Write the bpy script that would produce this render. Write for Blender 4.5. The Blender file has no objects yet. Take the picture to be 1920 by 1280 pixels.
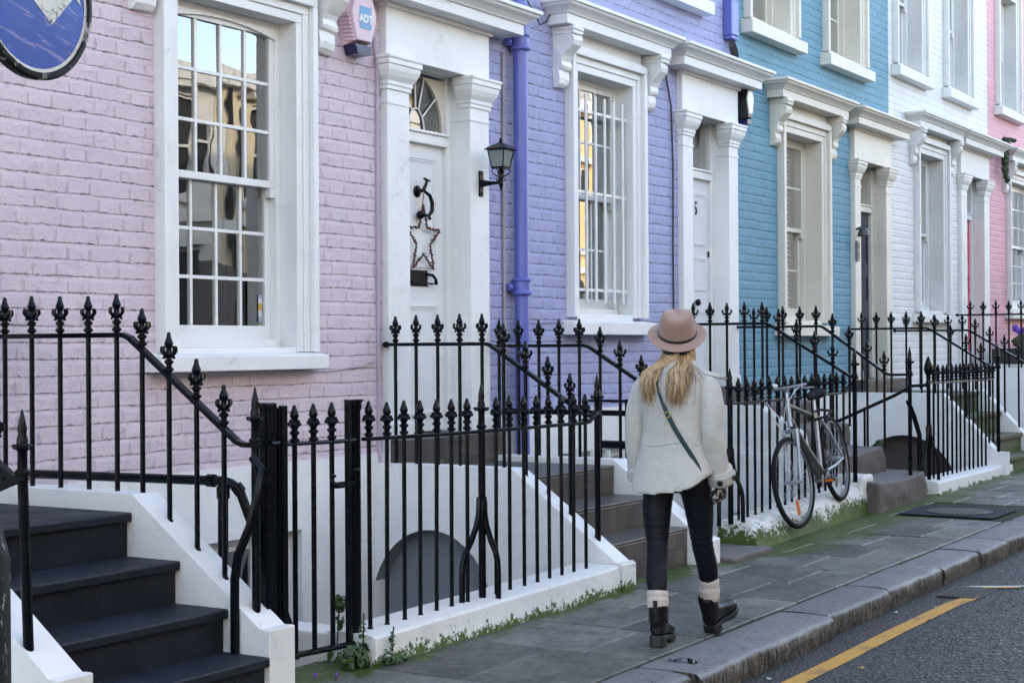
import bpy, bmesh, math, random
from mathutils import Vector, Matrix, noise as mnoise
_nz = mnoise
R_ = random.Random(11)
SC = bpy.context.scene
COL = SC.collection
PI = math.pi
YF = 6.6            # plane of the terrace's brick fronts
SL = 0.0058         # the street climbs gently
def gz(x): return SL * x

# ---------------------------------------------------------------- mesh helper
class MB:
    def __init__(s):
        s.v = []; s.f = []; s.m = []; s.sm = []; s.col = []
    def add(s, vs, fs, mi=0, smooth=False, col=None):
        b = len(s.v)
        s.v += [tuple(v) for v in vs]
        for f in fs:
            s.f.append(tuple(i + b for i in f)); s.m.append(mi); s.sm.append(smooth); s.col.append(col)
        return s
    def box(s, x0, x1, y0, y1, z0, z1, mi=0, col=None):
        vs = [(x0,y0,z0),(x1,y0,z0),(x1,y1,z0),(x0,y1,z0),(x0,y0,z1),(x1,y0,z1),(x1,y1,z1),(x0,y1,z1)]
        return s.add(vs, [(0,3,2,1),(4,5,6,7),(0,1,5,4),(1,2,6,5),(2,3,7,6),(3,0,4,7)], mi, False, col)
    def quad(s, a, b, c, d, mi=0, col=None):
        return s.add([a,b,c,d], [(0,1,2,3)], mi, False, col)
    def prism(s, poly, axis, a, b, mi=0, smooth=False):
        # poly: list of 2D points; axis 'x': (y,z) pts extruded in x, 'y': (x,z) in y, 'z': (x,y) in z
        def P(p, t):
            return {'x': (t,p[0],p[1]), 'y': (p[0],t,p[1]), 'z': (p[0],p[1],t)}[axis]
        n = len(poly)
        vs = [P(p,a) for p in poly] + [P(p,b) for p in poly]
        fs = [tuple(range(n))[::-1], tuple(range(n,2*n))]
        s.add(vs, fs, mi)
        s.add(vs, [(i,(i+1)%n,n+(i+1)%n,n+i) for i in range(n)], mi, smooth)
        return s
    def loft(s, rings, cap=True, mi=0, smooth=True, col=None):
        n = len(rings[0]); vs = [p for r in rings for p in r]; fs = []
        for k in range(len(rings)-1):
            for i in range(n):
                j = (i+1) % n
                fs.append((k*n+i, k*n+j, (k+1)*n+j, (k+1)*n+i))
        if cap:
            fs.append(tuple(range(n))[::-1]); fs.append(tuple(range((len(rings)-1)*n, len(rings)*n)))
        return s.add(vs, fs, mi, smooth, col)
    def tube(s, pts, r, n=8, mi=0, cap=True, col=None, smooth=True):
        pts = [Vector(p) for p in pts]
        rs = r if isinstance(r, (list, tuple)) else [r]*len(pts)
        up = None; rings = []
        for i, p in enumerate(pts):
            a = pts[max(i-1,0)]; b = pts[min(i+1,len(pts)-1)]
            t = (b-a)
            t = t.normalized() if t.length > 1e-9 else Vector((0,0,1))
            if up is None:
                up = Vector((0,0,1)) if abs(t.z) < .9 else Vector((0,1,0))
            u = (up - t*up.dot(t))
            if u.length < 1e-6: u = Vector((1,0,0)) - t*t.x
            u.normalize(); w = t.cross(u); up = u
            rings.append([p + (u*math.cos(2*PI*k/n) + w*math.sin(2*PI*k/n))*rs[i] for k in range(n)])
        return s.loft(rings, cap, mi, smooth, col)
    def lathe(s, prof, c=(0,0,0), n=12, mi=0, smooth=True, sx=1, sy=1):
        rings = [[(c[0]+r*sx*math.cos(2*PI*k/n), c[1]+r*sy*math.sin(2*PI*k/n), c[2]+z) for k in range(n)] for r, z in prof]
        return s.loft(rings, True, mi, smooth)
    def sphere(s, c, r, n=10, m=6, mi=0, sc=(1,1,1), col=None):
        rings = []
        for j in range(1, m):
            a = PI*j/m
            rings.append([(c[0]+r*sc[0]*math.sin(a)*math.cos(2*PI*k/n), c[1]+r*sc[1]*math.sin(a)*math.sin(2*PI*k/n), c[2]-r*sc[2]*math.cos(a)) for k in range(n)])
        return s.loft(rings, True, mi, True, col)
    def torus(s, c, R, r, ax1, ax2, n=40, m=8, mi=0, a0=0, a1=2*PI):
        c = Vector(c); ax1 = Vector(ax1); ax2 = Vector(ax2); ax3 = ax1.cross(ax2)
        full = abs(a1-a0-2*PI) < 1e-6
        k = n if full else n+1
        rings = []
        for i in range(k):
            a = a0+(a1-a0)*i/n
            d = ax1*math.cos(a)+ax2*math.sin(a)
            rings.append([c + d*(R + r*math.cos(2*PI*j/m)) + ax3*(r*math.sin(2*PI*j/m)) for j in range(m)])
        if full: rings.append(rings[0])
        return s.loft(rings, not full, mi, True)
    def molding(s, x0, x1, yw, prof, mi=0):
        # profile of (projection, z) swept round three sides of a piece standing against the wall plane y=yw
        rings = []
        for p, z in prof:
            rings.append([(x0-p,yw,z),(x0-p,yw-p,z),(x1+p,yw-p,z),(x1+p,yw,z)])
        n = 4; vs = [q for r in rings for q in r]; fs = []
        for k in range(len(rings)-1):
            for i in range(3):
                fs.append((k*n+i,k*n+i+1,(k+1)*n+i+1,(k+1)*n+i))
        fs.append((3,2,1,0)); L = (len(rings)-1)*n; fs.append((L,L+1,L+2,L+3))
        return s.add(vs, fs, mi)
    def build(s, name, mats, parent=None, loc=None, bevel=0, sharp=35, merge=False):
        me = bpy.data.meshes.new(name)
        me.from_pydata(s.v, [], s.f)
        if not isinstance(mats, (list, tuple)): mats = [mats]
        for m in mats: me.materials.append(m)
        me.polygons.foreach_set('material_index', s.m)
        me.polygons.foreach_set('use_smooth', s.sm)
        if any(c is not None for c in s.col):
            at = me.color_attributes.new('Col', 'FLOAT_COLOR', 'CORNER')
            for p, c in zip(me.polygons, s.col):
                c = c or (1,1,1)
                for li in p.loop_indices: at.data[li].color = (c[0],c[1],c[2],1)
        if merge:
            bm = bmesh.new(); bm.from_mesh(me); bmesh.ops.remove_doubles(bm, verts=bm.verts, dist=1e-5); bm.to_mesh(me); bm.free()
        me.update()
        if any(s.sm): me.set_sharp_from_angle(angle=math.radians(sharp))
        return link(name, me, parent, loc, bevel)
BASE = {}; LOCAL = set()
def link(name, me, parent=None, loc=None, bevel=0):
    o = bpy.data.objects.new(name, me); COL.objects.link(o)
    if loc is not None: o.location = loc
    BASE[o.name] = Vector(loc) if loc is not None else Vector((0,0,0))
    if parent is not None:
        o.parent = parent
        if parent.name in LOCAL: LOCAL.add(o.name)       # built in its thing's own axes
        else: o.matrix_parent_inverse = Matrix.Translation(-BASE[parent.name])
    if bevel:
        b = o.modifiers.new('Bevel', 'BEVEL'); b.width = bevel; b.segments = 2; b.limit_method = 'ANGLE'; b.angle_limit = math.radians(40)
    return o
def thing(name, label, cat, loc=(0,0,0), group=None):
    o = bpy.data.objects.new(name, None); COL.objects.link(o); o.location = loc
    o.empty_display_size = .2
    o['label'] = label; o['category'] = cat
    if group: o['group'] = group
    BASE[o.name] = Vector(loc)
    return o
def tag(o, label, cat, group=None):
    o['label'] = label; o['category'] = cat
    if group: o['group'] = group
    return o
def struct(o): o['kind'] = 'structure'; return o
def rnd(a, b): return R_.uniform(a, b)
def roughen(o, amp, scale, cuts=0, axis=None, seed=0):
    me = o.data
    if cuts:
        bm = bmesh.new(); bm.from_mesh(me)
        for _ in range(cuts):
            es = [e for e in bm.edges if e.calc_length() > .05]
            bmesh.ops.subdivide_edges(bm, edges=es, cuts=1, use_grid_fill=True)
        bm.to_mesh(me); bm.free()
    for v in me.vertices:
        p = Vector(v.co)*scale + Vector((seed*3.1,seed*1.7,seed))
        d = mnoise.noise_vector(p)
        v.co = v.co + Vector((d.x,d.y,d.z))*amp
    me.update(); return o

# ---------------------------------------------------------------- material helper
class NT:
    def __init__(s, name):
        s.mat = bpy.data.materials.new(name); s.mat.use_nodes = True
        s.t = s.mat.node_tree; s.t.nodes.clear()
        s.out = s.t.nodes.new('ShaderNodeOutputMaterial')
    def n(s, typ, ins=None, **kw):
        nd = s.t.nodes.new('ShaderNode'+typ)
        for k, v in kw.items(): setattr(nd, k, v)
        if ins:
            for k, v in ins.items(): s.set(nd.inputs[k], v)
        return nd
    def set(s, sock, v):
        if isinstance(v, bpy.types.NodeSocket): s.t.links.new(v, sock)
        elif isinstance(v, bpy.types.Node): s.t.links.new(v.outputs[0], sock)
        else:
            if hasattr(sock, 'default_value'):
                try: sock.default_value = v
                except Exception: sock.default_value = (v[0],v[1],v[2],1)
    def math(s, op, a, b=None, c=None, clamp=False):
        nd = s.t.nodes.new('ShaderNodeMath'); nd.operation = op; nd.use_clamp = clamp
        s.set(nd.inputs[0], a)
        if b is not None: s.set(nd.inputs[1], b)
        if c is not None: s.set(nd.inputs[2], c)
        return nd.outputs[0]
    def ramp(s, f, lo, hi, a=0.0, b=1.0, smooth=True):
        nd = s.t.nodes.new('ShaderNodeMapRange'); nd.interpolation_type = 'SMOOTHSTEP' if smooth else 'LINEAR'
        s.set(nd.inputs[0], f); s.set(nd.inputs[1], lo); s.set(nd.inputs[2], hi); s.set(nd.inputs[3], a); s.set(nd.inputs[4], b)
        return nd.outputs[0]
    def mix(s, f, a, b, mode='MIX'):
        nd = s.t.nodes.new('ShaderNodeMix'); nd.data_type = 'RGBA'; nd.blend_type = mode
        s.set(nd.inputs[0], f); s.set(nd.inputs[6], col4(a)); s.set(nd.inputs[7], col4(b))
        return nd.outputs[2]
    def noise(s, scale, detail=4, vec=None, rough=.55, dist=0):
        nd = s.t.nodes.new('ShaderNodeTexNoise')
        nd.inputs['Scale'].default_value = scale; nd.inputs['Detail'].default_value = detail
        nd.inputs['Roughness'].default_value = rough; nd.inputs['Distortion'].default_value = dist
        s.set(nd.inputs['Vector'], vec if vec is not None else s.obj())
        return nd
    def obj(s):
        if not hasattr(s, '_tc'): s._tc = s.t.nodes.new('ShaderNodeTexCoord')
        return s._tc.outputs['Object']
    def pos(s):
        if not hasattr(s, '_g'): s._g = s.t.nodes.new('ShaderNodeNewGeometry')
        return s._g.outputs['Position']
    def xyz(s, v):
        nd = s.t.nodes.new('ShaderNodeSeparateXYZ'); s.set(nd.inputs[0], v); return nd.outputs
    def vec(s, x=0, y=0, z=0):
        nd = s.t.nodes.new('ShaderNodeCombineXYZ'); s.set(nd.inputs[0], x); s.set(nd.inputs[1], y); s.set(nd.inputs[2], z); return nd.outputs[0]
    def scl(s, v, k):
        nd = s.t.nodes.new('ShaderNodeVectorMath'); nd.operation = 'MULTIPLY'; s.set(nd.inputs[0], v); nd.inputs[1].default_value = k; return nd.outputs[0]
    def bump(s, h, dist, strength=1, nrm=None):
        nd = s.t.nodes.new('ShaderNodeBump'); nd.inputs['Strength'].default_value = strength; nd.inputs['Distance'].default_value = dist
        s.set(nd.inputs['Height'], h)
        if nrm is not None: s.set(nd.inputs['Normal'], nrm)
        return nd.outputs[0]
    def bsdf(s, col, rough=.5, metal=0, nrm=None, spec=.5, **kw):
        b = s.t.nodes.new('ShaderNodeBsdfPrincipled')
        s.set(b.inputs['Base Color'], col4(col)); s.set(b.inputs['Roughness'], rough); s.set(b.inputs['Metallic'], metal)
        b.inputs['Specular IOR Level'].default_value = spec
        if nrm is not None: s.set(b.inputs['Normal'], nrm)
        for k, v in kw.items(): s.set(b.inputs[k.replace('_',' ')], v)
        s.t.links.new(b.outputs[0], s.out.inputs[0]); return s.mat
def col4(c):
    if isinstance(c, (tuple, list)): return (c[0],c[1],c[2],1)
    return c

def m_brick(name, c, rough_amt=1.0, dirt=.25, joint=1.0):
    t = NT(name)
    P, H, S = .46, .0905, .655
    w1 = t.noise(3.2, 2); w2 = t.noise(34, 4, rough=.7); w3 = t.noise(110, 3, rough=.7)
    x, y, z = t.xyz(t.obj())
    a1 = t.xyz(w1.outputs['Color']); a2 = t.xyz(w2.outputs['Color']); a3 = t.xyz(w3.outputs['Color'])
    def warp(v, i): return t.math('ADD', v, t.math('ADD', t.math('MULTIPLY', t.math('SUBTRACT', a1[i], .5), .018), t.math('ADD', t.math('MULTIPLY', t.math('SUBTRACT', a2[i], .5), .020), t.math('MULTIPLY', t.math('SUBTRACT', a3[i], .5), .010))))
    x = warp(x, 0); z = warp(z, 1)
    zz = t.math('DIVIDE', z, H); r = t.math('FLOOR', zz); fz = t.math('FRACT', zz)
    wr = t.n('TexWhiteNoise', {'W': r}, noise_dimensions='1D')
    u = t.math('ADD', t.math('ADD', t.math('DIVIDE', x, P), t.math('MULTIPLY', t.math('MODULO', r, 2), .5)), t.math('MULTIPLY', wr.outputs['Value'], .22))
    f = t.math('FRACT', u)
    d0 = t.math('MULTIPLY', t.math('MINIMUM', f, t.math('SUBTRACT', 1, f)), P)
    d1 = t.math('MULTIPLY', t.math('ABSOLUTE', t.math('SUBTRACT', f, S)), P)
    dv = t.math('MINIMUM', d0, d1)
    bid = t.vec(t.math('ADD', t.math('MULTIPLY', t.math('FLOOR', u), 2), t.math('GREATER_THAN', f, S)), r, 3)
    wb = t.n('TexWhiteNoise', {'Vector': bid}, noise_dimensions='3D')
    rv = t.xyz(wb.outputs['Color'])
    lo = t.math('MULTIPLY', fz, H)                        # distance above the brick's lower edge
    hi = t.math('MULTIPLY', t.math('SUBTRACT', 1, fz), H)
    n3 = t.noise(13, 5, rough=.7); n4 = t.noise(48, 6, rough=.75); n5 = t.noise(26, 4, rough=.65)
    jw = t.ramp(n5.outputs['Fac'], .35, .65, .0, .006)    # the joints open and close along their length
    e1 = t.ramp(t.math('SUBTRACT', lo, jw), .001, .0055); e2 = t.ramp(hi, .010, .028); e3 = t.ramp(t.math('SUBTRACT', dv, jw), .000, .006, .35, 1)
    e1 = t.math('ADD', t.math('MULTIPLY', e1, t.ramp(n3.outputs['Fac'], .40, .56, .35, 1)), t.ramp(n3.outputs['Fac'], .40, .56, .65, 0)); face = t.math('MULTIPLY', t.math('MULTIPLY', e1, e2), e3)
    chips = t.math('MULTIPLY', t.ramp(n5.outputs['Fac'], .58, .68), t.ramp(n3.outputs['Fac'], .45, .6))
    h = t.math('MULTIPLY', face, t.math('ADD', .6, t.math('MULTIPLY', rv[0], .5)))
    h = t.math('MULTIPLY', h, joint)
    h = t.math('SUBTRACT', h, t.math('MULTIPLY', chips, .30*rough_amt))
    h = t.math('ADD', h, t.math('MULTIPLY', n3.outputs['Fac'], .85*rough_amt))
    h = t.math('ADD', h, t.math('MULTIPLY', n4.outputs['Fac'], .55*rough_amt))
    nb = t.bump(h, .017, 1.0)
    cr = t.math('MULTIPLY', t.math('SUBTRACT', 1, t.ramp(t.math('SUBTRACT', lo, jw), .0015, .005)), t.ramp(n5.outputs['Fac'], .46, .60))
    cr = t.math('MAXIMUM', cr, t.math('MULTIPLY', t.ramp(n4.outputs['Fac'], .66, .74), .7))
    v = t.mix(t.math('MULTIPLY', rv[1], .55), c, (c[0]*.88,c[1]*.87,c[2]*.89))
    v = t.mix(t.math('MULTIPLY', t.math('SUBTRACT', 1, t.math('MULTIPLY', e1, e2)), .55), v, tuple(min(.82,k*1.10) for k in c))  # joint ledges lightened: their lit look is put into the colour
    n6 = t.noise(1.1, 5, rough=.65); st = t.noise(1, 5, vec=t.scl(t.obj(), (5,5,.7)), rough=.7)
    v = t.mix(t.ramp(n6.outputs['Fac'], .42, .7, 0, .45), v, (c[0]*.84,c[1]*.85,c[2]*.87))
    v = t.mix(t.ramp(st.outputs['Fac'], .52, .75, 0, .42), v, (c[0]*.74,c[1]*.73,c[2]*.71))
    v = t.mix(t.math('MULTIPLY', cr, dirt), v, (c[0]*.22,c[1]*.2,c[2]*.2))
    return t.bsdf(v, .6, nrm=nb, spec=.35)
def m_paint(name, c, rough=.45, amp=.004, dirt=.0, streak=.0, dirt_corner_col=(.22,.2,.16), scale=14, spec=.5):
    t = NT(name)
    n1 = t.noise(scale, 5); n2 = t.noise(2.3, 5, rough=.65); n3 = t.noise(scale*6, 4, rough=.7)
    h = t.math('ADD', n1.outputs['Fac'], t.math('MULTIPLY', n3.outputs['Fac'], .35))
    v = t.mix(t.ramp(n2.outputs['Fac'], .35, .7, 0, .6), c, tuple(k*.90 for k in c))
    if dirt:
        st = t.noise(1, 6, vec=t.scl(t.obj(), (22,22,1.6)), rough=.72)
        spots = t.noise(38, 6, rough=.75)
        m = t.math('MAXIMUM', t.math('MULTIPLY', t.ramp(st.outputs['Fac'], .54, .78, 0, dirt*1.5), t.ramp(n2.outputs['Fac'], .38, .6)), t.ramp(spots.outputs['Fac'], .64, .74, 0, dirt*1.5))
        w = t.n('TexVoronoi', {'Vector': t.math, 'Scale': 1.7}, feature='DISTANCE_TO_EDGE') if False else t.n('TexVoronoi', feature='DISTANCE_TO_EDGE')
        w.inputs['Scale'].default_value = 1.5
        wob = t.n('VectorMath', operation='ADD'); t.set(wob.inputs[0], t.obj()); sc_ = t.n('VectorMath', operation='SCALE'); t.set(sc_.inputs[0], t.noise(6, 4, rough=.7).outputs['Color']); sc_.inputs['Scale'].default_value = .35; t.set(wob.inputs[1], sc_.outputs[0]); t.set(w.inputs['Vector'], wob.outputs[0])
        crk = t.math('MULTIPLY', t.ramp(w.outputs['Distance'], .0008, .0030, 1, 0), t.ramp(n2.outputs['Fac'], .52, .60))
        m = t.math('MAXIMUM', m, t.math('MULTIPLY', crk, min(.8, dirt*5)))
        v = t.mix(m, v, dirt_corner_col)
        h = t.math('SUBTRACT', h, t.math('MULTIPLY', crk, .6))
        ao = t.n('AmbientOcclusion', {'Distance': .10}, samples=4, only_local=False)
        v = t.mix(t.ramp(ao.outputs['AO'], .25, .7, min(.55, dirt*2.2), 0), v, dirt_corner_col)  # the same tint mixed into corners and recesses
    return t.bsdf(v, rough, nrm=t.bump(h, amp), spec=spec)
# ---------------------------------------------------------------- materials
M = {}
M['pink'] = m_brick('pink_painted_brick', (.755,.615,.675), 1.0, .7)
M['lilac'] = m_brick('lilac_painted_brick', (.43,.445,.67), 1.0, .8)
M['blue'] = m_brick('blue_painted_brick', (.165,.34,.435), .8, .75)
M['whitebrick'] = m_brick('white_painted_brick', (.80,.785,.765), .6, .25, .6)
M['rose'] = m_brick('rose_painted_brick', (.74,.40,.455), .6, .2, .55)
M['cream_opp'] = m_paint('cream_stucco', (.80,.68,.46), .8)
M['white_opp'] = m_paint('white_stucco', (.82,.79,.72), .8)
M['ochre_opp'] = m_paint('ochre_stucco', (.74,.54,.28), .8)
M['white'] = m_paint('white_masonry_paint', (.81,.81,.80), .5, .004, .055)
M['white_old'] = m_paint('weathered_white_paint', (.74,.735,.71), .55, .008, .42, dirt_corner_col=(.30,.27,.22))
M['cream'] = m_paint('cream_masonry_paint', (.74,.69,.60), .5, .004, .07)
M['joinery'] = m_paint('white_gloss_joinery', (.80,.80,.79), .25, .0015, .04, scale=30)
M['cream_join'] = m_paint('cream_joinery', (.74,.70,.60), .3, .0015, .05, scale=30)
M['door_white'] = m_paint('white_gloss_door', (.78,.79,.80), .16, .001, 0, scale=20)
M['door_navy'] = m_paint('dark_blue_door', (.01,.022,.05), .25, .001, 0)
M['door_red'] = m_paint('pink_red_door', (.62,.05,.10), .3, .001, 0)
M['pipe'] = m_paint('lilac_gloss_pipe', (.125,.145,.47), .3, .002, .06, dirt_corner_col=(.05,.05,.12))
M['black_plastic'] = m_paint('black_plastic', (.008,.008,.010), .35, .001)
M['dark_rubber'] = m_paint('tyre_rubber', (.008,.008,.010), .8, .001, spec=.2)
M['cable'] = m_paint('grey_cable', (.03,.03,.035), .5, .001)
M['cable_pale'] = m_paint('painted_cable', (.55,.45,.52), .5, .001)

def m_iron():
    t = NT('black_painted_iron')
    n1 = t.noise(18, 4); n2 = t.noise(70, 3, rough=.7)
    v = t.mix(t.ramp(n2.outputs['Fac'], .72, .80, 0, .4), (.0025,.0032,.006), (.014,.015,.02))
    h = t.math('ADD', n1.outputs['Fac'], t.math('MULTIPLY', n2.outputs['Fac'], .25))
    return t.bsdf(v, t.ramp(n1.outputs['Fac'], .3, .7, .14, .30), nrm=t.bump(h, .002), spec=.18)
M['iron'] = m_iron()
def m_worn():
    t = NT('chipped_black_paint')
    n1 = t.noise(1, 6, vec=t.scl(t.obj(), (16,16,5)), rough=.75); n2 = t.noise(2.2, 2)
    m = t.math('MULTIPLY', t.ramp(n1.outputs['Fac'], .56, .60), t.ramp(n2.outputs['Fac'], .44, .56))
    v = t.mix(m, (.008,.009,.013), (.42,.42,.44))
    return t.bsdf(v, .5, nrm=t.bump(t.math('SUBTRACT', 1, m), .003), spec=.2)
M['worn_iron'] = m_worn()
def m_step():
    t = NT('dark_slate_paint')
    n1 = t.noise(5, 5); n2 = t.noise(45, 5, rough=.7); n3 = t.noise(1, 6, vec=t.scl(t.obj(), (9,9,40)), rough=.8)
    v = t.mix(t.ramp(n1.outputs['Fac'], .35, .7), (.004,.006,.012), (.009,.012,.022))
    v = t.mix(t.ramp(n3.outputs['Fac'], .61, .72, 0, .4), v, (.09,.09,.10)); sp_ = t.noise(9, 6, rough=.8); v = t.mix(t.ramp(sp_.outputs['Fac'], .60, .70, 0, .35), v, (.07,.068,.065))
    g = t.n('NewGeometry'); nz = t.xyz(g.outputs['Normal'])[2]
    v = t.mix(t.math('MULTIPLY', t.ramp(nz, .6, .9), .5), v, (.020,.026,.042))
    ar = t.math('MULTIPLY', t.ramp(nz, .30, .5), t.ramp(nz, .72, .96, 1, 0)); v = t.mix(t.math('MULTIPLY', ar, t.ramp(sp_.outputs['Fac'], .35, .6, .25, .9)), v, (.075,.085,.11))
    return t.bsdf(v, t.ramp(n1.outputs['Fac'], .3, .7, .48, .70), nrm=t.bump(n2.outputs['Fac'], .004), spec=.3)
M['step'] = m_step()
def m_tile():
    t = NT('brown_quarry_tiles')
    n1 = t.noise(3, 4); n2 = t.noise(50, 4); n3 = t.noise(9, 4)
    x, y, z = t.xyz(t.obj())
    fx = t.math('FRACT', t.math('DIVIDE', x, .125)); fz = t.math('FRACT', t.math('DIVIDE', t.math('SUBTRACT', z, .03), .152)); fy = t.math('FRACT', t.math('DIVIDE', y, .155))
    d = lambda f, P: t.math('MULTIPLY', t.math('MINIMUM', f, t.math('SUBTRACT', 1, f)), P)
    g = t.n('NewGeometry'); nz = t.math('ABSOLUTE', t.xyz(g.outputs['Normal'])[2])
    dd = t.math('MINIMUM', d(fx,.125), t.math('ADD', t.math('MULTIPLY', nz, d(fy,.155)), t.math('MULTIPLY', t.math('SUBTRACT',1,nz), d(fz,.152))))
    face = t.ramp(dd, .0015, .004)
    wn = t.n('TexWhiteNoise', {'Vector': t.vec(t.math('FLOOR', t.math('DIVIDE', x, .125)), t.math('FLOOR', t.math('DIVIDE', t.math('SUBTRACT', z, .03), .152)), t.math('FLOOR', t.math('DIVIDE', y, .155)))}, noise_dimensions='3D')
    v = t.mix(wn.outputs['Value'], (.045,.035,.035), (.092,.072,.066))
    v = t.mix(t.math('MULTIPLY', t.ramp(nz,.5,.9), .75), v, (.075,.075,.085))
    v = t.mix(face, t.mix(t.ramp(n3.outputs['Fac'], .45, .6), (.010,.010,.010), (.05,.07,.010)), v)
    sk = t.noise(1, 5, vec=t.scl(t.obj(), (30,30,2.5)), rough=.7); v = t.mix(t.math('MULTIPLY', t.ramp(sk.outputs['Fac'], .54, .68), t.ramp(x, 9.2, 10.0, .1, .8)), v, (.075,.085,.012))
    return t.bsdf(v, .38, nrm=t.bump(t.math('ADD', face, t.math('MULTIPLY', n2.outputs['Fac'], .3)), .002))
M['tile'] = m_tile()
def m_wornstone():
    t = NT('worn_brown_stone')
    n1 = t.noise(4, 6, rough=.65); n2 = t.noise(60, 5, rough=.7)
    g = t.n('NewGeometry'); nz = t.xyz(g.outputs['Normal'])[2]
    v = t.mix(n1.outputs['Fac'], (.06,.048,.042), (.15,.125,.115))
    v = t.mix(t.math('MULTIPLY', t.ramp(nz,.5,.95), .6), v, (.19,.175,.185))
    x, y, z = t.xyz(t.obj())
    v = t.mix(t.math('MULTIPLY', t.ramp(x, 14.95, 15.3), t.ramp(n1.outputs['Fac'], .42, .6)), v, (.06,.10,.015))
    return t.bsdf(v, .7, nrm=t.bump(t.math('ADD', n1.outputs['Fac'], t.math('MULTIPLY', n2.outputs['Fac'], .35)), .03))
M['wornstone'] = m_wornstone()
def m_mossy_white(name, amt, top=.0):
    # white masonry paint that has gone green and grey near the pavement
    t = NT(name)
    x, y, z = t.xyz(t.pos())
    zz = t.math('SUBTRACT', z, t.math('MULTIPLY', x, SL))
    n1 = t.noise(7, 6, rough=.7); n2 = t.noise(34, 6, rough=.75); n3 = t.noise(1.6, 3); n4 = t.noise(1, 6, vec=t.scl(t.pos(), (14,14,3)), rough=.75)
    hgt = t.math('ADD', zz, t.math('MULTIPLY', t.math('SUBTRACT', n1.outputs['Fac'], .5), .22))
    low = t.ramp(hgt, .0, .05+.24*amt, 1, 0)
    low = t.math('ADD', t.math('MULTIPLY', low, .62+.25*amt), t.math('ADD', t.math('MULTIPLY', t.math('SUBTRACT', n2.outputs['Fac'], .5), 1.9), t.math('MULTIPLY', t.math('SUBTRACT', n3.outputs['Fac'], .5), .7))); low = t.ramp(low, .47, .58)
    specks = t.math('MULTIPLY', t.ramp(n2.outputs['Fac'], .60, .70), t.ramp(hgt, .05, .28, .8, .15))
    v = t.mix(t.ramp(n4.outputs['Fac'], .50, .75, 0, .30+.35*amt), (.78,.78,.765), (.42,.41,.33))
    v = t.mix(specks, v, (.20,.20,.13))
    g = t.n('NewGeometry'); nz = t.xyz(g.outputs['Normal'])[2]
    if top: v = t.mix(t.math('MULTIPLY', t.ramp(n1.outputs['Fac'], .42, .6), t.ramp(nz, .5, .9, 0, top)), v, (.30,.34,.16))
    green = t.mix(n1.outputs['Fac'], (.012,.022,.003), (.10,.165,.012))
    v = t.mix(low, v, green)
    return t.bsdf(v, .65, nrm=t.bump(t.math('ADD', n1.outputs['Fac'], t.math('MULTIPLY', n2.outputs['Fac'], .5)), .012))
M['plinth'] = m_mossy_white('white_plinth_paint', .35); M['plinth_clean'] = m_mossy_white('clean_white_plinth_paint', .0)
M['plinth_mossy'] = m_mossy_white('mossy_white_plinth_paint', 1.0, .5)
def m_pavement():
    t = NT('york_stone_paving')
    at = t.n('Attribute', attribute_name='Col')
    n1 = t.noise(2.2, 6, rough=.65); n2 = t.noise(70, 5, rough=.7); n3 = t.noise(7, 5, rough=.7)
    x, y, z = t.xyz(t.pos())
    v = t.mix(t.ramp(n1.outputs['Fac'], .3, .7), (.075,.075,.066), (.18,.177,.162))
    v = t.mix(1.0, v, at.outputs['Color'], 'MULTIPLY')
    v = t.mix(t.ramp(n3.outputs['Fac'], .48, .70, 0, .65), v, (.036,.040,.032)); n8 = t.noise(19, 6, rough=.8); v = t.mix(t.ramp(n8.outputs['Fac'], .56, .68, 0, .45), v, (.035,.037,.033)); v = t.mix(t.ramp(n8.outputs['Fac'], .30, .42, .35, 0), v, (.20,.20,.19))
    n9 = t.noise(5, 3); gum = t.n('TexVoronoi', {'Vector': t.pos(), 'Scale': 3.5}); v = t.mix(t.math('MULTIPLY', t.ramp(gum.outputs['Distance'], .045, .065, 1, 0), .5), v, (.19,.19,.18))
    # moss creeping out from the foot of the walls
    wob = t.math('ADD', t.math('MULTIPLY', t.math('SUBTRACT', n3.outputs['Fac'], .5), .55), t.math('MULTIPLY', t.math('SUBTRACT', n1.outputs['Fac'], .5), .9))
    dist = t.math('SUBTRACT', 4.72, y)
    ext = t.math('MULTIPLY', t.ramp(x, 10.0, 11.2, .20, .85), t.ramp(x, 14.6, 16.4, 1, .42))
    nh = t.noise(26, 6, rough=.8); m = t.ramp(t.math('ADD', dist, wob), 0, ext, 1, 0)
    m = t.math('ADD', m, t.math('MULTIPLY', t.math('SUBTRACT', nh.outputs['Fac'], .55), 1.1)); m = t.ramp(m, .34, .58)
    v = t.mix(t.math('MULTIPLY', m, .95), v, t.mix(n3.outputs['Fac'], (.016,.028,.004), (.075,.125,.012)))
    v = t.mix(t.ramp(n1.outputs['Fac'], .5, .7, 0, .28), v, (.05,.07,.03))
    return t.bsdf(v, t.ramp(n8.outputs['Fac'], .35, .7, .34, .66), nrm=t.bump(t.math('ADD', n3.outputs['Fac'], t.math('MULTIPLY', n2.outputs['Fac'], .4)), .006), spec=.4)
M['paving'] = m_pavement()
def m_joint():
    t = NT('mossy_joint_dirt'); n1 = t.noise(12, 5)
    return t.bsdf(t.mix(t.ramp(n1.outputs['Fac'], .4, .6), (.006,.006,.005), (.022,.034,.006)), .9, nrm=t.bump(n1.outputs['Fac'], .02))
M['joint'] = m_joint()
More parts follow.
